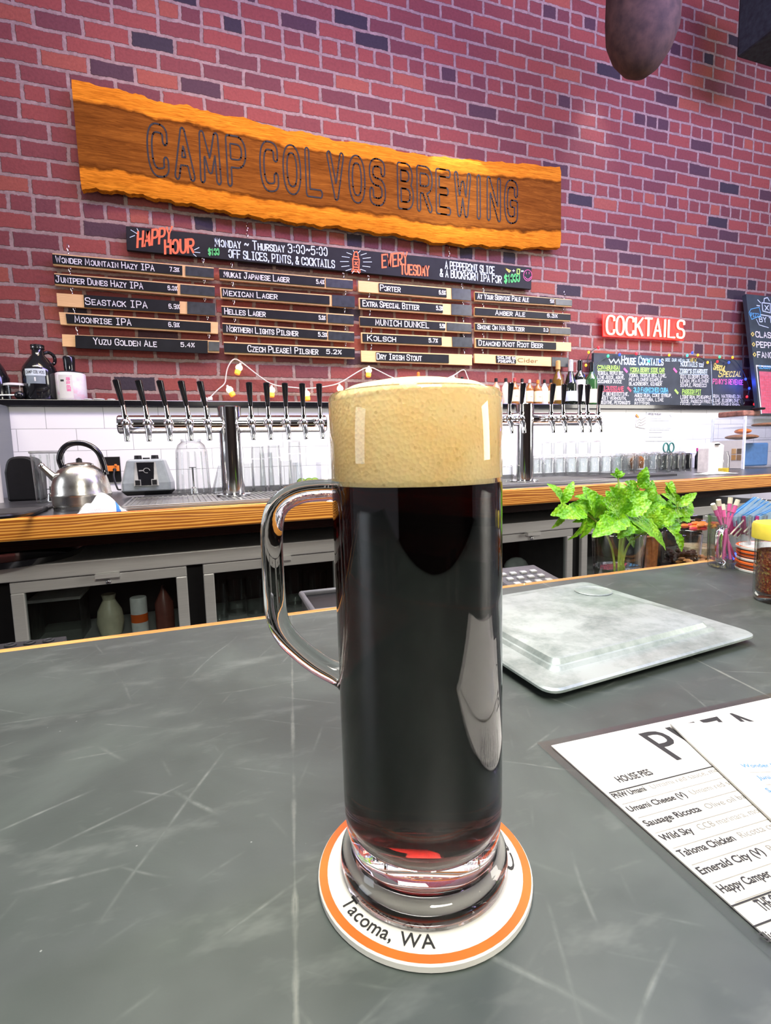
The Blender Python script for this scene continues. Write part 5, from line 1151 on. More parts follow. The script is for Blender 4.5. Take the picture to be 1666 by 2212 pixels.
for i, (dx, dy) in enumerate(((-14, -10), (2, -12), (15, -8))):
    b = MB(); r_ = 9*m_; n = 12
    arc = [V((r_*math.cos(PI*k/n), 0, r_*math.sin(PI*k/n))) for k in range(n+1)]
    b.prism([a+V((0, -.006, 0)) for a in arc], (0, .012, 0), M_LIME); b.tube([a*1.03 for a in arc], .003, M_RIND, 6)
    single(b, 'lime_wedge', ['lime wedge at the left in the clear garnish container', 'lime wedge in the middle of the clear garnish container', 'lime wedge at the right in the clear garnish container'][i], 'lime', P+V((dx*m_, dy*m_, .007)), 'lime wedges in the container')

# ================================================================== COUNTER THINGS, RIGHT
rows_ = [('front row', [(1162+24.5*i, 1030-.9*i) for i in range(14)], 40, 0), ('middle row', [(1155+26*i, 1021-.5*i) for i in range(13)], 38, 0), ('back row', [(1170+27*i, 1013-.2*i) for i in range(12)], 36, 0)]
for nm, pts, hh, up in rows_:
    for i, (x, y) in enumerate(pts):
        P = onct(x, y, .014); m_ = mpp(P); b = MB(); R_ = 12*m_; h_ = hh*m_*.98
        b.lathe([(R_*.93, 0), (R_, .003), (R_, h_*.75), (R_*.94, h_*.95), (R_*.7, h_), (0, h_*.985), (0, h_*.96), (R_*.66, h_*.93), (R_*.86, h_*.8), (R_*.88, .002)], M_TG, n=22)
        if nm == 'front row': b.tube([V((R_, -.004, h_*.2)), V((R_*1.28, -.012, h_*.25)), V((R_*1.3, -.012, h_*.68)), V((R_, -.004, h_*.75))], .0035, M_TG, 6)
        single(b, 'beer_glass', 'upside-down clear glass in the %s on the black drying mat' % nm, 'glass', P, 'drying glasses, '+nm)
for i in range(5):
    x, y = 1155+26*(i+1), 1021-.5*(i+1); P = onct(x, y, .014); m_ = mpp(P); P = P+V((0, 0, 38*m_+.001)); b = MB(); R_ = 12.5*m_; h_ = 27*m_
    b.lathe([(R_*.93, 0), (R_, .003), (R_*.95, h_*.93), (R_*.7, h_), (0, h_), (0, h_*.96), (R_*.8, h_*.9), (R_*.86, .002)], M_TG, n=22)
    single(b, 'beer_glass', 'upside-down clear glass stacked as upper tier right of the tower column', 'glass', P, 'drying glasses, upper tier')
P = onct(1092, 1042, .012); m_ = mpp(P); b = MB(); b.lathe([(14*m_, 0), (16*m_, .004), (16*m_, 34*m_), (13*m_, 37*m_), (0, 37*m_), (0, 35*m_), (14*m_, 33*m_), (14.5*m_, .002)], M_TG, n=24); single(b, 'beer_glass', 'clear glass tight between the mug rim and the right tower column', 'glass', P)
# papers taped on the tiles
YP = 2.848
b = MB(); q_ = [at(x, y, YP) for x, y in ((1394, 953), (1452, 953), (1456, 892), (1397, 890))]; b.prism(q_, (0, -.001, 0), plain('pale_notice', (.80, .84, .88), .6))
wtext(b, 'NOTICE TO STAFF', (1400, 896), (1428, 897), 3.4, YP, M_GREYINK, .9, off=.0022)
for yy in (904, 909, 929, 934, 944): wline(b, [(1402, yy), (1446 if yy % 2 else 1430, yy)], .7, YP, M_GREYINK, .0022)
wline(b, [(1405, 922), (1449, 922)], 6, YP, plain('grey_patch', (.62, .66, .70), .6), .0022); wline(b, [(1444, 901), (1447, 896), (1450, 901)], .8, YP, M_GREYINK, .0022)
single(b, 'paper_notice', 'pale printed sheet taped to the white tiles right of the taps', 'notice', q_[0], world=True)
b = MB(); q_ = [at(x, y, YP) for x, y in ((1373, 922), (1394, 926), (1397, 899), (1376, 896))]; b.prism(q_, (0, -.003, 0), M_PAPER)
for k in range(3): wline(b, [(1376, 910+k*6), (1380, 906+k*6), (1384, 908+k*6), (1394, 902+k*6)], 1.1, YP, M_GREYINK, .004)
wline(b, [(1374, 896), (1378, 901)], 4, YP, M_CAPO, .0045)
single(b, 'paper_note', 'small white handwritten note with orange corner stuck on the tiles', 'note', q_[0], world=True)
P = onct(1412, 1012, .012); m_ = mpp(P); b = MB(); b.lathe([(15*m_, 16*m_), (13*m_, 22*m_), (8*m_, 27*m_), (0, 28*m_), ], M_CAPO, n=24); b.lathe([(15*m_, 16*m_), (12*m_, 0), (0, 0)], M_CAPO, n=24); single(b, 'citrus_squeezer', 'orange domed squeezer peeking over the drying glasses', 'squeezer', P+V((0, .14, 0)))
P = onct(1486, 1010); m_ = mpp(P); b = MB(); b.prism([V((-24*m_, 0, 0)), V((24*m_, 0, 0)), V((25*m_, 0, 46*m_)), V((14*m_, 0, 66*m_)), V((-10*m_, 0, 64*m_)), V((-25*m_, 0, 50*m_))], (0, .06, 0), plain('pale_bag_white', (.80, .80, .74), .5)); 
ribbon(b, [(-8*m_, 45*m_), (0, 43*m_), (8*m_, 45*m_)], 2.4*m_, V((0, 0, 0)), V((1, 0, 0)), V((0, 0, 1)), V((0, -1, 0)), M_INK, .001); ribbon(b, [(10*m_, 24*m_), (13*m_, 30*m_), (15*m_, 24*m_)], 1.5*m_, V((0, 0, 0)), V((1, 0, 0)), V((0, 0, 1)), V((0, -1, 0)), M_INK, .001)
single(b, 'coffee_bag', 'white paper bag with a small dark print behind the scissors', 'bag', P+V((0, .16, 0)), bevel=.006)
P = onct(1462, 1014); m_ = mpp(P); t = thing('tool_caddy', 'black caddy for bar tools behind the drying glasses', 'caddy', P+V((0, .07, 0)))
b = MB(); b.box((18*m_, 0, 17*m_), (78*m_, .06, 34*m_), M_BLACK); b.build('box', t, bevel=.004)
t = thing('scissors', 'green-handled scissors standing loops up in the black caddy', 'scissors', P+V((0, .07, 34*m_+.001)))
M_SGR = plain('dark_green_handle', (.03, .16, .13), .35)
for sx in (-1, 1):
    b = MB(); b.tube([V((sx*8*m_+7*m_*math.cos(a*PI/8), 0, 13*m_+10*m_*math.sin(a*PI/8))) for a in range(16)], 1.6*m_, M_SGR, 8, loop=True); b.tube([V((sx*5*m_, 0, 4*m_)), V((0, 0, 0))], 1.6*m_, M_SGR, 8); b.build('handle', t)
for x, cc_, z_, lb in ((1507, (.55, .03, .25), 44, 'magenta-topped small bottle in the row right of the glasses'), (1516, (.15, .55, .05), 46, 'green-topped small bottle in the row right of the glasses'), (1524, (.65, .38, .05), 52, 'yellow-topped small bottle in the row right of the glasses')):
    P = onct(x, 1012); m_ = mpp(P); b = MB(); b.lathe([(0, 0), (6*m_, 0), (6*m_, 26*m_), (3*m_, 34*m_), (3*m_, 37*m_)], M_BLACKG, n=14); b.lathe([(3.6*m_, 37*m_), (3.6*m_, z_*m_), (0, z_*m_)], plain('cap_%d' % x, cc_, .4), n=14)
    single(b, 'bitters_bottle', lb, 'bottle', P, 'dropper bottles by the pastry case')
P = onct(1521, 1018); m_ = mpp(P); b = MB(); 
for k in range(10): a = PI*k/9; b.tube([V((-13*m_+26*m_*k/9, -.02, 0)), V((-13*m_+26*m_*k/9, -.03, 24*m_))], .002, M_BLACK, 5)
b.box((0, .0, 2*m_), (30*m_, .07, 3*m_), M_BLACK); b.box((0, -.03, 25*m_), (30*m_, .008, 3*m_), M_BLACK); b.box((-3*m_, -.008, 12*m_), (9*m_, .02, 9*m_), plain('amber_packet', (.60, .28, .06), .5))
single(b, 'wire_basket', 'small black wire basket between the glasses and the white bag', 'basket', P+V((0, -.03, 0)))
P = onct(1556, 1022); m_ = mpp(P); b = MB(); b.prism([V((-20*m_, 0, 0)), V((22*m_, 0, 0)), V((24*m_, 0, 60*m_)), V((8*m_, 0, 66*m_)), V((-14*m_, 0, 64*m_)), V((-20*m_, 0, 54*m_))], (0, .07, 0), plain('paper_bag', (.78, .75, .72), .6)); b.box((2*m_, -.004, 62*m_), (14*m_, .01, 3*m_), M_BLACK)
single(b, 'paper_bag', 'white clipped paper bag behind the jar of yellow juice', 'bag', P+V((0, .03, 0)), bevel=.005)
P = onct(1561, 1021); m_ = mpp(P); t = thing('juice_jar', 'clear jar with yellow juice at the bottom before the white bag', 'jar', P)
b = MB(); b.lathe([(0, .002), (12.5*m_, .002), (12.5*m_, 34*m_), (9*m_, 42*m_), (9.5*m_, 46*m_)], M_TG, n=24); b.build('body', t)
b = MB(); b.lathe([(0, .003), (11.8*m_, .003), (11.8*m_, 10*m_), (0, 10*m_)], plain('yellow_juice', (.78, .58, .05), .2), n=24); b.build('juice', t)
P = onct(1530, 1024); b = MB(); m_ = mpp(P)
vs = []; 
for i in range(13):
    for j in range(7): u, v = i/12, j/6; vs.append(V(((-42+88*u)*m_, (-16+34*v)*m_+.01*math.sin(4*u), .002+.008*math.sin(PI*u)*math.sin(PI*v)*(1+.5*math.sin(9*u+5*v)))))
b.add(vs, [(i*7+j, (i+1)*7+j, (i+1)*7+j+1, i*7+j+1) for i in range(12) for j in range(6)], M_TOW, True); single(b, 'cloth_napkin', 'flat white napkin on the counter edge under the juice jar', 'napkin', P+V((0, -.04, .001)))
# pastry case
C0 = onct(1605, 1013); xa, ya = C0.x, C0.y; d_ = ray(1538, 960); yb_ = xa*d_.y/d_.x; yb_ = min(yb_, 2.80); W_, D_ = .60, yb_-ya
hz = at(1605, 899, ya).z-CT; th = .006
t = thing('pastry_case', 'clear acrylic pastry case at the right end of the counter', 'display case', (xa, ya, CT))
b = MB()
for c_, s_ in (((W_/2, 0, hz/2), (W_, th, hz)), ((W_/2, D_, hz/2), (W_, th, hz)), ((0, D_/2, hz/2), (th, D_, hz)), ((W_, D_/2, hz/2), (th, D_, hz)), ((W_/2, D_/2, hz), (W_, D_, th)), ((W_/2, D_/2, .004), (W_, D_, th))): b.box(c_, s_, M_ACR)
b.build('box', t)
for z_ in (.55, .80): b = MB(); b.box((W_/2, D_/2, hz*z_), (W_-.02, D_-.02, .006), M_ACR); b.build('shelf', t)
for x_ in (0, W_):
    for y_ in (0, D_): b = MB(); b.box((x_, y_, hz/2), (.012, .012, hz), plain('acrylic_edge', (.75, .82, .88), .2)); b.build('corner_strip', t)
b = MB(); b.box((-.006, D_*.5, hz*.28), (.004, D_*.94, hz*.54), M_PAPER)
for k, (y_, z_) in enumerate(((.10, .22), (.26, .22), (.10, .34), (.26, .34))): b.box((-.009, D_*y_, hz*z_), (.003, D_*.13, hz*.10), plain('photo_%d' % k, [(.25, .16, .08), (.45, .25, .08), (.12, .09, .06), (.55, .35, .15)][k], .5))
b.build('menu_card', t)
M_BREAD = plain('brown_crust', (.30, .13, .05), .7, var=.4, scale=60, bmp=.6); M_ORB = plain('orange_bun', (.80, .22, .03), .5, var=.3)
def loaf(P, sx, sy, sz, mat, lbl, name='pastry'):
    b = MB(); b.ball((0, 0, sz), 1.0, mat, 18, (sx, sy, sz)); single(b, name, lbl, 'pastry', P)
loaf(V((xa+.11, ya+D_*.45, CT+hz*.55+.004)), .085, .10, .018, M_BREAD, 'flat brown pastry on the middle case shelf'); loaf(V((xa+.11, ya+D_*.42, CT+hz*.55+.041)), .045, .05, .018, M_ORB, 'orange bun on top of the brown pastry in the case')
loaf(V((xa+.34, ya+D_*.45, CT+hz*.80+.004)), .09, .09, .014, M_BREAD, 'thin brown flatbread on the upper case shelf')
b = MB(); b.box((0, 0, .018), (.15, D_*.8, .034), plain('dark_wrap', (.24, .10, .07), .55, var=.5, scale=40, bmp=.5)); b.box((.04, -.10, .044), (.06, .05, .014), M_BLACK); single(b, 'wrapped_tray', 'dark red-brown wrapped package lying on top of the pastry case', 'package', V((xa+.09, ya+D_*.5, CT+hz+.004)), bevel=.008)
b = MB(); b.box((0, 0, hz*.24), (.24, D_*.5, hz*.46), plain('blue_reflection_block', (.10, .25, .50), .3)); single(b, 'blue_reflection_block', 'blue block standing in for a reflection inside the pastry case at right', 'box', V((xa+.20, ya+D_*.55, CT+.008)), bevel=.01)  # solid blue block in place of a blue reflection in the acrylic

# ================================================================== BAR EDGE THINGS
P = at(1140, 1262, Z=RAIL+.03)
P = V((P.x, gfr(0, .10, 0).y+.012, RAIL+.008)); b = MB()
A, B_ = at(1083, 1243, P.y), at(1195, 1236, P.y)
t = thing('card_terminal', 'grey keypad card terminal lying just beyond the bar edge by the mug', 'keypad', P)
M_KEY = plain('keypad_body', (.10, .10, .11), .4); Wk = (B_-A).length; hz_ = .034; tl = Matrix.Rotation(.13, 3, 'X')
rz_ = math.atan2((B_-A).y, (B_-A).x)+.03
b.box((0, 0, hz_*.5), (Wk, .11, .034), M_KEY, tilt=tl); b.box((0, .02, .008), (Wk*.8, .09, .016), M_KEY); b.build('body', t, bevel=.004)
for r_ in range(3):
    for c_ in range(4):
        b = MB(); b.box(V((0, 0, hz_*.5))+tl@V((-.04+c_*.02+.004, -.026+r_*.022, .019)), (.011, .009, .004), plain('pale_key', (.42, .43, .42), .5), tilt=tl); b.build('key', t, bevel=.001)
P = gfr(.28, .09, RAIL); q_ = at(716, 1300, P.y); P = V((q_.x, P.y, RAIL)); b = MB()
W2 = .05; b.box((0, 0, .022), (.07, .10, .042), M_BLACK); b.tube([V((-.035, -.05, .046)), V((.035, -.05, .046)), V((.035, .05, .046)), V((-.035, .05, .046))], .005, M_KEY, 8, loop=True); single(b, 'caddy_box', 'black open caddy on the rail beyond the bar edge inside the mug handle', 'caddy', P, bevel=.004)
P = at(30, 1392, gfr(0, .09, 0).y); P = V((P.x-.06, gfr(0, .09, 0).y, RAIL)); b = MB(); b.box((0, 0, .012), (.20, .12, .022), M_RUBBER); 
for i in range(9):
    for j in range(4): b.lathe([(.004, .0225), (.007, .0225), (.007, .026), (.004, .026)], M_RUBBER, (-.085+.021*i, -.045+.03*j, 0), 8, closed=True)
single(b, 'rubber_drip_mat', 'black studded rubber mat on the rail at the left end of the bar edge', 'bar mat', P, bevel=.003)

# mint in its glass
def gl_glass(px, wpx, pyrim, tt, name, lbl, h=None, z=RAIL):
    Y = gfr(1.0, tt, 0).y; c_ = at(px, pyrim, Y); m_ = mpp(c_); R_ = wpx/2*m_; P = V((c_.x, Y, z)); h = c_.z-z
    b = MB(); b.lathe([(0, .003), (R_*.88, .003), (R_, h-.001), (R_-.0012, h), (R_-.0024, h-.001), (R_*.84, .010), (0, .010)], M_TG, n=36); single(b, name, lbl, 'glass', P); return P, R_, h
MP, MR, MH = gl_glass(1337, 110, 1150, .085, 'mint_glass', 'clear tumbler holding the mint sprigs on the bar rail')
b = MB(); b.lathe([(0, .0105), (MR*.835, .0105), (MR*.90, MH*.42), (0, MH*.42)], thin_glass('water_clear', (.92, .95, .90), .01, 1.33), n=32); single(b, 'mint_water', 'shallow water in the bottom of the mint glass', 'water', MP)
m, nt, pb = new_mat('mint_leaf'); p = objpos(nt)
n1 = noise(nt, p, 60, 3); n2 = node(nt, 'ShaderNodeTexVoronoi', feature='SMOOTH_F1'); n2.inputs['Scale'].default_value = 230; lk(nt, p, n2.inputs[0])
lk(nt, ramp(nt, n1, [(.3, (.075, .30, .005)), (.52, (.19, .50, .008)), (.72, (.36, .68, .02))]), pb.inputs['Base Color']); pb.inputs['Roughness'].default_value = .42
pb.inputs['Subsurface Weight'].default_value = .15; pb.inputs['Subsurface Radius'].default_value = (.001, .002, .0005)
bump(nt, pb, n2.outputs[0], .9, .003); M_MINT = m
M_STEM = plain('mint_stem', (.34, .46, .07), .5)
def leaf(b, base, tip, wd, face, fold=.35, droop=.1):
    base, tip = V(base), V(tip); d = tip-base; L = d.length; d.normalize(); side = d.cross(V(face)).normalized(); nrm = side.cross(d).normalized()
    n = 12; cs = (-1, -.55, 0, .55, 1); vs = []
    for i in range(n+1):
        t_ = i/n; w_ = wd/2*(math.sin(PI*min(1, t_**.75*.985+.005))**.8)*(1-.12*t_); w_ *= (1+.09*(1 if i % 2 else -1)) if 0 < i < n else 1
        c_ = base+d*(L*t_)+nrm*(L*droop*(math.sin(PI*t_*.9)-.9*t_**2))
        for q in cs: vs.append(c_+side*(w_*q)+nrm*(abs(q)*w_*fold+ .05*w_*math.sin(i*1.9+q*2)))
    fs = [(i*5+j, (i+1)*5+j, (i+1)*5+j+1, i*5+j+1) for i in range(n) for j in range(4)]
    b.add(vs, fs, M_MINT, True)
YM0 = MP.y
def mp(px, py, dy=0): return at(px, py, YM0+dy)
TOC = V((-.3, -.9, .45))
def sprig(lbl, stem, leaves):
    base = MP+V((random.uniform(-.018, .018), random.uniform(-.012, .012), .014))
    o = V((MP.x, MP.y, MP.z)); t = thing('mint_sprig', lbl, 'herb', o, 'mint sprigs in the tumbler')
    b = MB(); pts = smooth_path([base]+[mp(*s) for s in stem], 3); n = len(pts); b.tube(pts, [.0022-.0010*i/n for i in range(n)], M_STEM, 7); b.build('stem', t, world=True)
    b = MB()
    for (x0, y0, d0), (x1, y1, d1), wp, fc in leaves:
        leaf(b, mp(x0, y0, d0), mp(x1, y1, d1), 1.28*wp*mpp(mp(x0, y0, d0)), fc or (TOC+V((random.uniform(-.4, .4), 0, random.uniform(-.3, .3)))), random.uniform(.18, .42), random.uniform(.03, .16))
    b.build('foliage', t, world=True)
sprig('tall central mint sprig with small top leaves in the tumbler', [(1338, 1180, 0), (1345, 1120, 0), (1338, 1060, .0), (1335, 1022, .01)],
      [((1335, 1030, .01), (1320, 1024, 0), 9, None), ((1335, 1030, .01), (1351, 1022, 0), 9, None), ((1335, 1028, .01), (1332, 1010, .01), 9, None), ((1336, 1032, 0), (1344, 1016, .0), 8, None),
       ((1340, 1090, -.01), (1318, 1052, -.02), 30, None), ((1340, 1092, -.01), (1368, 1044, -.015), 30, None), ((1342, 1085, .0), (1340, 1040, .02), 28, None), ((1344, 1118, -.01), (1300, 1078, -.02), 34, None), ((1345, 1110, .0), (1310, 1060, .015), 30, None), ((1350, 1098, .02), (1374, 1052, .03), 28, None)])
sprig('mint sprig pointing to the upper right in the tumbler', [(1345, 1170, .01), (1360, 1110, .01), (1378, 1060, .01), (1392, 1030, .01)],
      [((1384, 1042, .01), (1398, 1009, .0), 20, None), ((1380, 1052, 0), (1402, 1030, -.01), 22, None), ((1375, 1062, .0), (1352, 1040, -.005), 24, None), ((1366, 1090, -.01), (1398, 1062, -.02), 30, None), ((1362, 1105, -.01), (1400, 1092, -.03), 30, None), ((1362, 1100, .01), (1342, 1072, .02), 26, None)])
sprig('left mint sprig with two upright leaves and drooping lower ones', [(1325, 1180, 0), (1295, 1130, -.01), (1255, 1100, -.015), (1222, 1095, -.015)],
      [((1216, 1090, -.015), (1186, 1044, -.02), 24, V((.5, -.85, .2))), ((1218, 1088, -.015), (1240, 1038, -.01), 18, V((-.6, -.8, .2))), ((1228, 1098, -.02), (1192, 1112, -.03), 26, None), ((1222, 1100, -.015), (1194, 1142, -.02), 18, V((.3, -.9, -.1))), ((1262, 1104, -.02), (1212, 1118, -.04), 36, V((0, -.7, .7))), ((1270, 1108, -.02), (1234, 1092, .0), 30, None),
       ((1262, 1112, -.01), (1232, 1168, -.02), 18, V((.5, -.8, 0))), ((1275, 1112, -.01), (1256, 1164, -.01), 24, V((.2, -.9, .1))), ((1290, 1118, -.02), (1268, 1054, -.02), 34, None), ((1300, 1125, 0), (1262, 1050, .02), 36, None)])
sprig('front mint sprig with the two largest veined leaves', [(1338, 1190, -.015), (1345, 1150, -.03), (1350, 1120, -.035)],
      [((1352, 1112, -.035), (1282, 1158, -.055), 44, V((-.2, -.75, .6))), ((1358, 1118, -.035), (1444, 1186, -.055), 44, V((.2, -.75, .6))), ((1350, 1110, -.03), (1408, 1082, -.05), 40, V((0, -.7, .7))), ((1346, 1108, -.03), (1302, 1076, -.05), 34, None), ((1350, 1118, -.03), (1338, 1162, -.05), 40, V((.0, -.9, .4))), ((1346, 1112, -.03), (1346, 1070, -.04), 30, None)])
sprig('right mint sprig with narrow pointed leaves leaning away from the others', [(1350, 1180, .01), (1390, 1150, .01), (1440, 1130, 0), (1462, 1110, 0), (1464, 1088, 0)],
      [((1463, 1095, 0), (1432, 1066, -.01), 20, None), ((1464, 1094, 0), (1506, 1064, -.005), 18, None), ((1463, 1090, .005), (1452, 1062, .0), 18, None), ((1460, 1072, 0), (1438, 1042, .0), 20, V((.4, -.9, .1))), ((1444, 1068, 0), (1452, 1038, .0), 16, None), ((1464, 1112, 0), (1496, 1082, .01), 32, None), ((1466, 1118, 0), (1490, 1110, .0), 26, None), ((1440, 1128, -.01), (1460, 1158, -.03), 36, V((0, -.8, .5))), ((1420, 1128, -.01), (1462, 1106, -.02), 32, None), ((1400, 1136, 0), (1446, 1108, .02), 30, None),
       ((1458, 1150, -.03), (1474, 1192, -.035), 20, V((.1, -.95, .1))), ((1400, 1140, -.01), (1424, 1096, -.02), 32, None)])
rl = random.Random(12); extra = []
for k in range(20):
    x0, y0 = rl.uniform(1285, 1430), rl.uniform(1085, 1138); a = math.atan2(y0-1120, x0-1350)+rl.uniform(-.6, .6); L = rl.uniform(42, 66)
    extra.append(((x0, y0, rl.uniform(-.01, .035)), (x0+L*math.cos(a), y0+L*.8*math.sin(a)-6, rl.uniform(-.02, .03)), rl.uniform(20, 30), V((rl.uniform(-.5, .5), -.8, rl.uniform(.1, .8)))))
sprig('low bushy mint sprig filling the middle of the tumbler', [(1345, 1190, .01), (1352, 1150, .015), (1352, 1120, .015)],
      [((1352, 1150, .015), (1380, 1120, .02), 28, None), ((1352, 1150, .015), (1320, 1112, .02), 28, None), ((1352, 1150, .015), (1405, 1130, .01), 30, None), ((1350, 1152, .01), (1372, 1184, .01), 20, None)]+extra)

# garnish glasses on the rail
def sticks(P, R_, h, k, mat, name, lbls, rad, grp):
    for i in range(k):
        a = 2*PI*i/k; b = MB(); p0 = V((R_*.25*math.cos(a+.5), R_*.25*math.sin(a+.5), .012)); p1 = V((R_*.6*math.cos(a), R_*.6*math.sin(a), h)); b.tube([p0, p1], rad, mat, 10); single(b, name, lbls, name.replace('_', ' '), P, grp)
Pc, Rc, Hc = gl_glass(1408, 42, 1150, .105, 'shot_glass', 'narrow clear glass of cinnamon sticks right of the mint')
sticks(Pc, Rc*.8, Hc*.92, 4, plain('cinnamon_bark', (.34, .12, .04), .7, var=.35, scale=120), 'cinnamon_stick', 'cinnamon stick standing in the narrow glass beside the mint tumbler', .0065, 'cinnamon sticks in the narrow glass')
Pb_, Rb_, Hb_ = gl_glass(1474, 78, 1150, .10, 'bean_glass', 'clear tumbler with dark coffee beans on the bar rail')
M_BEAN = plain('roasted_bean', (.045, .022, .014), .35, var=.4, scale=200)
b = MB(); rs = random.Random(2)
for i in range(130):
    a = rs.uniform(0, 2*PI); r_ = Rb_*.74*math.sqrt(rs.random()); z_ = .016+rs.random()*Hb_*.44; b.ball((r_*math.cos(a), r_*math.sin(a), z_), .0058, M_BEAN, 8, (1.2, .85, .75) if i % 2 else (.85, 1.2, .8))
single(b, 'coffee_beans', 'heap of dark coffee beans in the tumbler on the rail', 'coffee beans', Pb_, kind='stuff')
Pk, Rk, Hk = gl_glass(1512, 92, 1118, .155, 'garnish_jar', 'larger clear jar with orange and red peel behind the coffee beans')
b = MB(); rs = random.Random(4)
for i in range(26):
    a = rs.uniform(0, 2*PI); r_ = Rk*.72*math.sqrt(rs.random()); b.ball((r_*math.cos(a), r_*math.sin(a), Hk*.80+rs.random()*Hk*.10), .0085, (M_CAPO, plain('red_peel', (.60, .04, .06), .4))[i % 3 == 0], 8, (1.3, .8, .5))
b.lathe([(0, .012), (Rk*.78, .012), (Rk*.84, Hk*.45), (0, Hk*.5)], plain('cream_garnish', (.66, .56, .36), .6, var=.4, scale=120, bmp=.8), n=24)
single(b, 'fruit_peel', 'orange and red peel pieces heaped in the larger jar', 'peel', Pk, kind='stuff')
b = MB(); rs = random.Random(9); Pd = V((at(1538, 1200, gfr(1, .05, 0).y).x, gfr(1, .078, 0).y, RAIL))
b.box((0, 0, .018), (.10, .07, .034), M_BLACK)
for i in range(40): b.ball((rs.uniform(-.045, .045), rs.uniform(-.03, .03), .038+rs.random()*.008), .006, plain('dried_peel', (.42, .20, .05), .7, var=.6, scale=90), 7, (1.5, .8, .5))
single(b, 'dried_peel_tray', 'small dark tray of dried brown peel right of the coffee beans', 'garnish tray', Pd)

# things standing on the bar at the right edge
P = at(1572, 1224, Z=BAR); m_ = mpp(P); R_ = 40*m_; h_ = 112*m_
t = thing('glass_stein', 'small clear handled glass holding picks at the far right of the bar', 'glass', P)
b = MB(); b.lathe([(0, .002), (R_*.92, .002), (R_*.95, .006), (R_, h_), (R_-.002, h_), (R_*.86, .012), (0, .012)], M_TG, n=32); 
for i in range(10): a = 2*PI*i/10; b.tube([(R_*.96*math.cos(a), R_*.96*math.sin(a), .012), (R_*.99*math.cos(a), R_*.99*math.sin(a), h_*.8)], .0016, M_TG, 5)
b.build('body', t)
b = MB(); hp_ = [V((-R_*.9, -.012, h_*.82)), V((-R_*1.5, -.02, h_*.80)), V((-R_*1.75, -.024, h_*.62)), V((-R_*1.75, -.024, h_*.35)), V((-R_*1.45, -.02, h_*.16)), V((-R_*.9, -.012, h_*.14))]; b.tube(smooth_path(hp_, 2), .0046, M_MUG, 12); b.build('handle', t)
M_PICK = plain('pink_pick', (.72, .14, .38), .4); M_CREAM = plain('cream_knob', (.80, .74, .58), .5)
SP_ = P
for i, (x, y) in enumerate(((1545, 1100), (1554, 1092), (1563, 1102), (1577, 1088), (1590, 1092))):
    tip = at(x, y, P.y+.004*(i % 3)); base = P+V((R_*.5*math.cos(i), R_*.4*math.sin(i*2), .014)); b = MB(); b.tube([base, tip], .0019, M_PICK, 8); b.tube([tip-(tip-base).normalized()*.012, tip], .0031, M_PICK, 10); b.tube([tip, tip+(tip-base).normalized()*.010], [.0036, .0034], M_CREAM, 12)
    single(b, 'cocktail_pick', ['leftmost', 'second from left', 'middle', 'fourth from left', 'rightmost'][i]+' of five pink cocktail picks with cream ends', 'cocktail pick', base, 'pink picks in the handled glass', world=True)
P2 = at(1640, 1215, Z=BAR); P2 = P2+V((0, .03, 0)); m_ = mpp(P2); R2 = 42*m_; h2 = 98*m_
b = MB(); b.lathe([(0, .002), (R2*.85, .002), (R2, h2), (R2-.002, h2), (R2*.8, .01), (0, .01)], M_TG, n=32); single(b, 'umbrella_cup', 'clear cup of folded paper umbrellas behind the yellow-lidded jar', 'glass', P2)
M_BLU = plain('blue_paper', (.05, .38, .82), .6); M_BLUL = plain('pale_blue_paper', (.45, .68, .90), .6); M_MAG = plain('magenta_paper', (.50, .03, .20), .6)
for i in range(8):
    x0, y0 = 1580+i*9.5, 1122+(i % 3)*3; x1, y1 = 1634+i*9, 1078+(i*3.2)
    A = at(x0, y0, P2.y-.012+.006*(i % 3)); B_ = at(x1, y1, P2.y+.012); d_ = (B_-A).normalized(); b = MB()
    b.tube([A-d_*.05+V((0, 0, -.01)), A, B_, B_+d_*.008], [.0012, .0012, .0012, .0008], M_CREAM, 6)
    s_ = d_.cross(V((0, -1, 0))).normalized(); f_ = V((0, -1, 0))
    for k in range(4):
        o_ = f_*(.002*k-.003); b.add([A+s_*.006+o_, A-s_*.006+o_*1.5, B_-s_*.0045+o_, B_+s_*.0045+o_*.6], [(0, 1, 2, 3)], (M_BLU, M_BLUL)[k % 2])
    b.prism([A+s_*.0065-f_*.003, A-s_*.0065-f_*.003, A-s_*.007-d_*.004-V((0, 0, .018))-f_*.003, A+s_*.004-d_*.004-V((0, 0, .020))-f_*.003], f_*.006, M_MAG)
    b.prism([A+s_*.0068, A-s_*.0068, A-s_*.0068-V((0, 0, .005)), A+s_*.0068-V((0, 0, .005))], f_*.007, M_BLUL)
    single(b, 'paper_umbrella', 'folded blue and magenta paper umbrella, number %s from the left in the cup' % ['one', 'two', 'three', 'four', 'five', 'six', 'seven', 'eight'][i], 'cocktail umbrella', A, 'folded paper umbrellas in the cup', world=True)
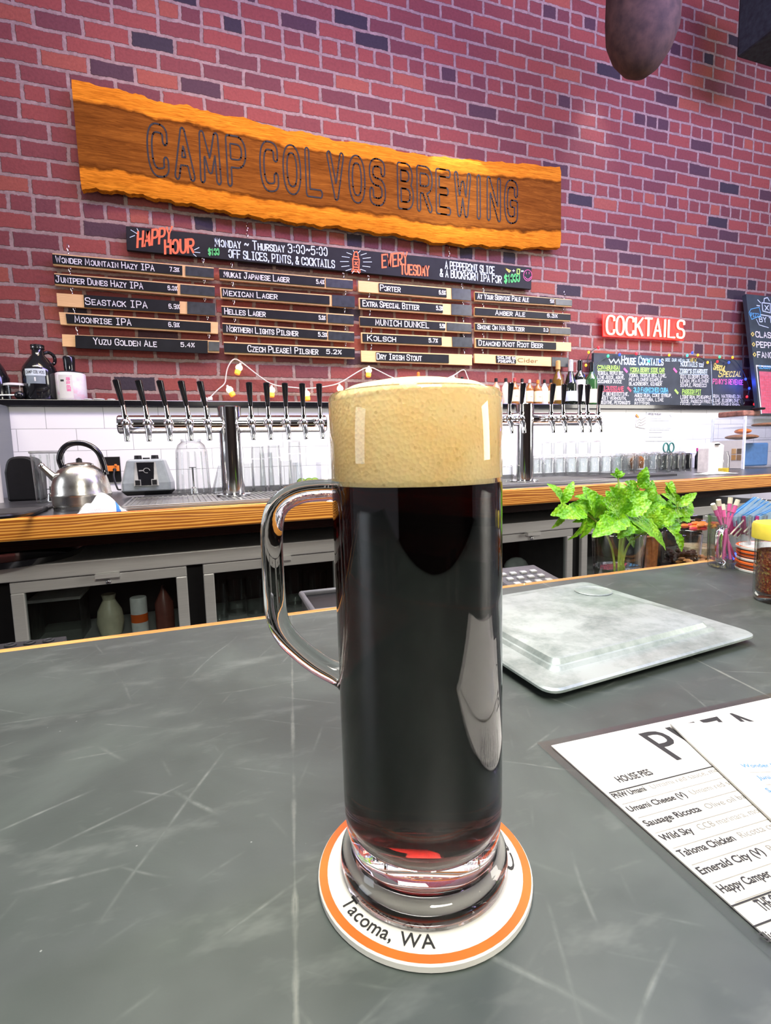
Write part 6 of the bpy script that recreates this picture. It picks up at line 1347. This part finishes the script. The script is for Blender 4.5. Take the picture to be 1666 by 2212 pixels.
# stack of coasters
P = at(1664, 1232, Z=BAR)
for k in range(7):
    b = disc_coaster('c', '', P, R=.045, side=M_ORANGE if k % 3 else None); b.v = [(x, y, z*1.0) for x, y, z in b.v]
    single(b, 'coaster', ['bottom', 'second', 'third', 'fourth', 'fifth', 'sixth', 'top'][k]+' coaster of the orange-rimmed stack behind the chili jar', 'coaster', P+V((.0015*math.sin(k*2), .001*math.cos(k*3), k*.0058)), 'stacked coasters at the right edge')
    if k < 6:
        pass
# chili flake jar
P = at(1698, 1298, Z=BAR); m_ = mpp(P); R_ = 60*m_; h_ = 150*m_
t = thing('chili_jar', 'glass shaker jar of red chili flakes with yellow lid at right edge', 'jar', P)
b = MB(); b.lathe([(0, .002), (R_*.9, 0), (R_*.97, .003), (R_, .008), (R_, h_*.90), (R_*.95, h_*.92), (R_*.92, h_*.92), (R_*.94, .012), (R_*.88, .008), (0, .007)], M_TG, n=48); b.build('body', t)
b = MB(); b.lathe([(R_*.98, h_*.91), (R_*1.10, h_*.91), (R_*1.11, h_*.915), (R_*1.11, h_*1.10), (R_*1.07, h_*1.13), (0, h_*1.135)], plain('yellow_lid', (.82, .66, .07), .4), n=48); b.build('lid', t)
m, nt, pb = new_mat('chili_flakes_red'); vo = node(nt, 'ShaderNodeTexVoronoi', feature='F1'); vo.inputs['Scale'].default_value = 420; lk(nt, objpos(nt), vo.inputs[0])
wn_ = node(nt, 'ShaderNodeSeparateColor'); lk(nt, vo.outputs['Color'], wn_.inputs[0])
lk(nt, ramp(nt, wn_.outputs[0], [(0, (.36, .045, .012)), (.35, (.62, .11, .02)), (.65, (.75, .24, .04)), (.88, (.88, .55, .14))], True), pb.inputs['Base Color']); bump(nt, pb, vo.outputs[0], .9, .004)
b = MB(); n = 56; vs = []; rs = random.Random(8)
prof_ = [(0, .0085)]+[(R_*.925*(1+rs.uniform(-.004, .004)), .012+(h_*.72-.012)*i/30) for i in range(31)]+[(R_*.6, h_*.745), (0, h_*.74)]
b.lathe(prof_, m, n=n); b.v = [(x*(1+rs.uniform(-.015, .004)), y*(1+rs.uniform(-.015, .004)), z) for x, y, z in b.v]
single(b, 'chili_flakes', 'red chili flakes filling the yellow-lidded jar', 'chili flakes', P, kind='stuff', sharp=180)
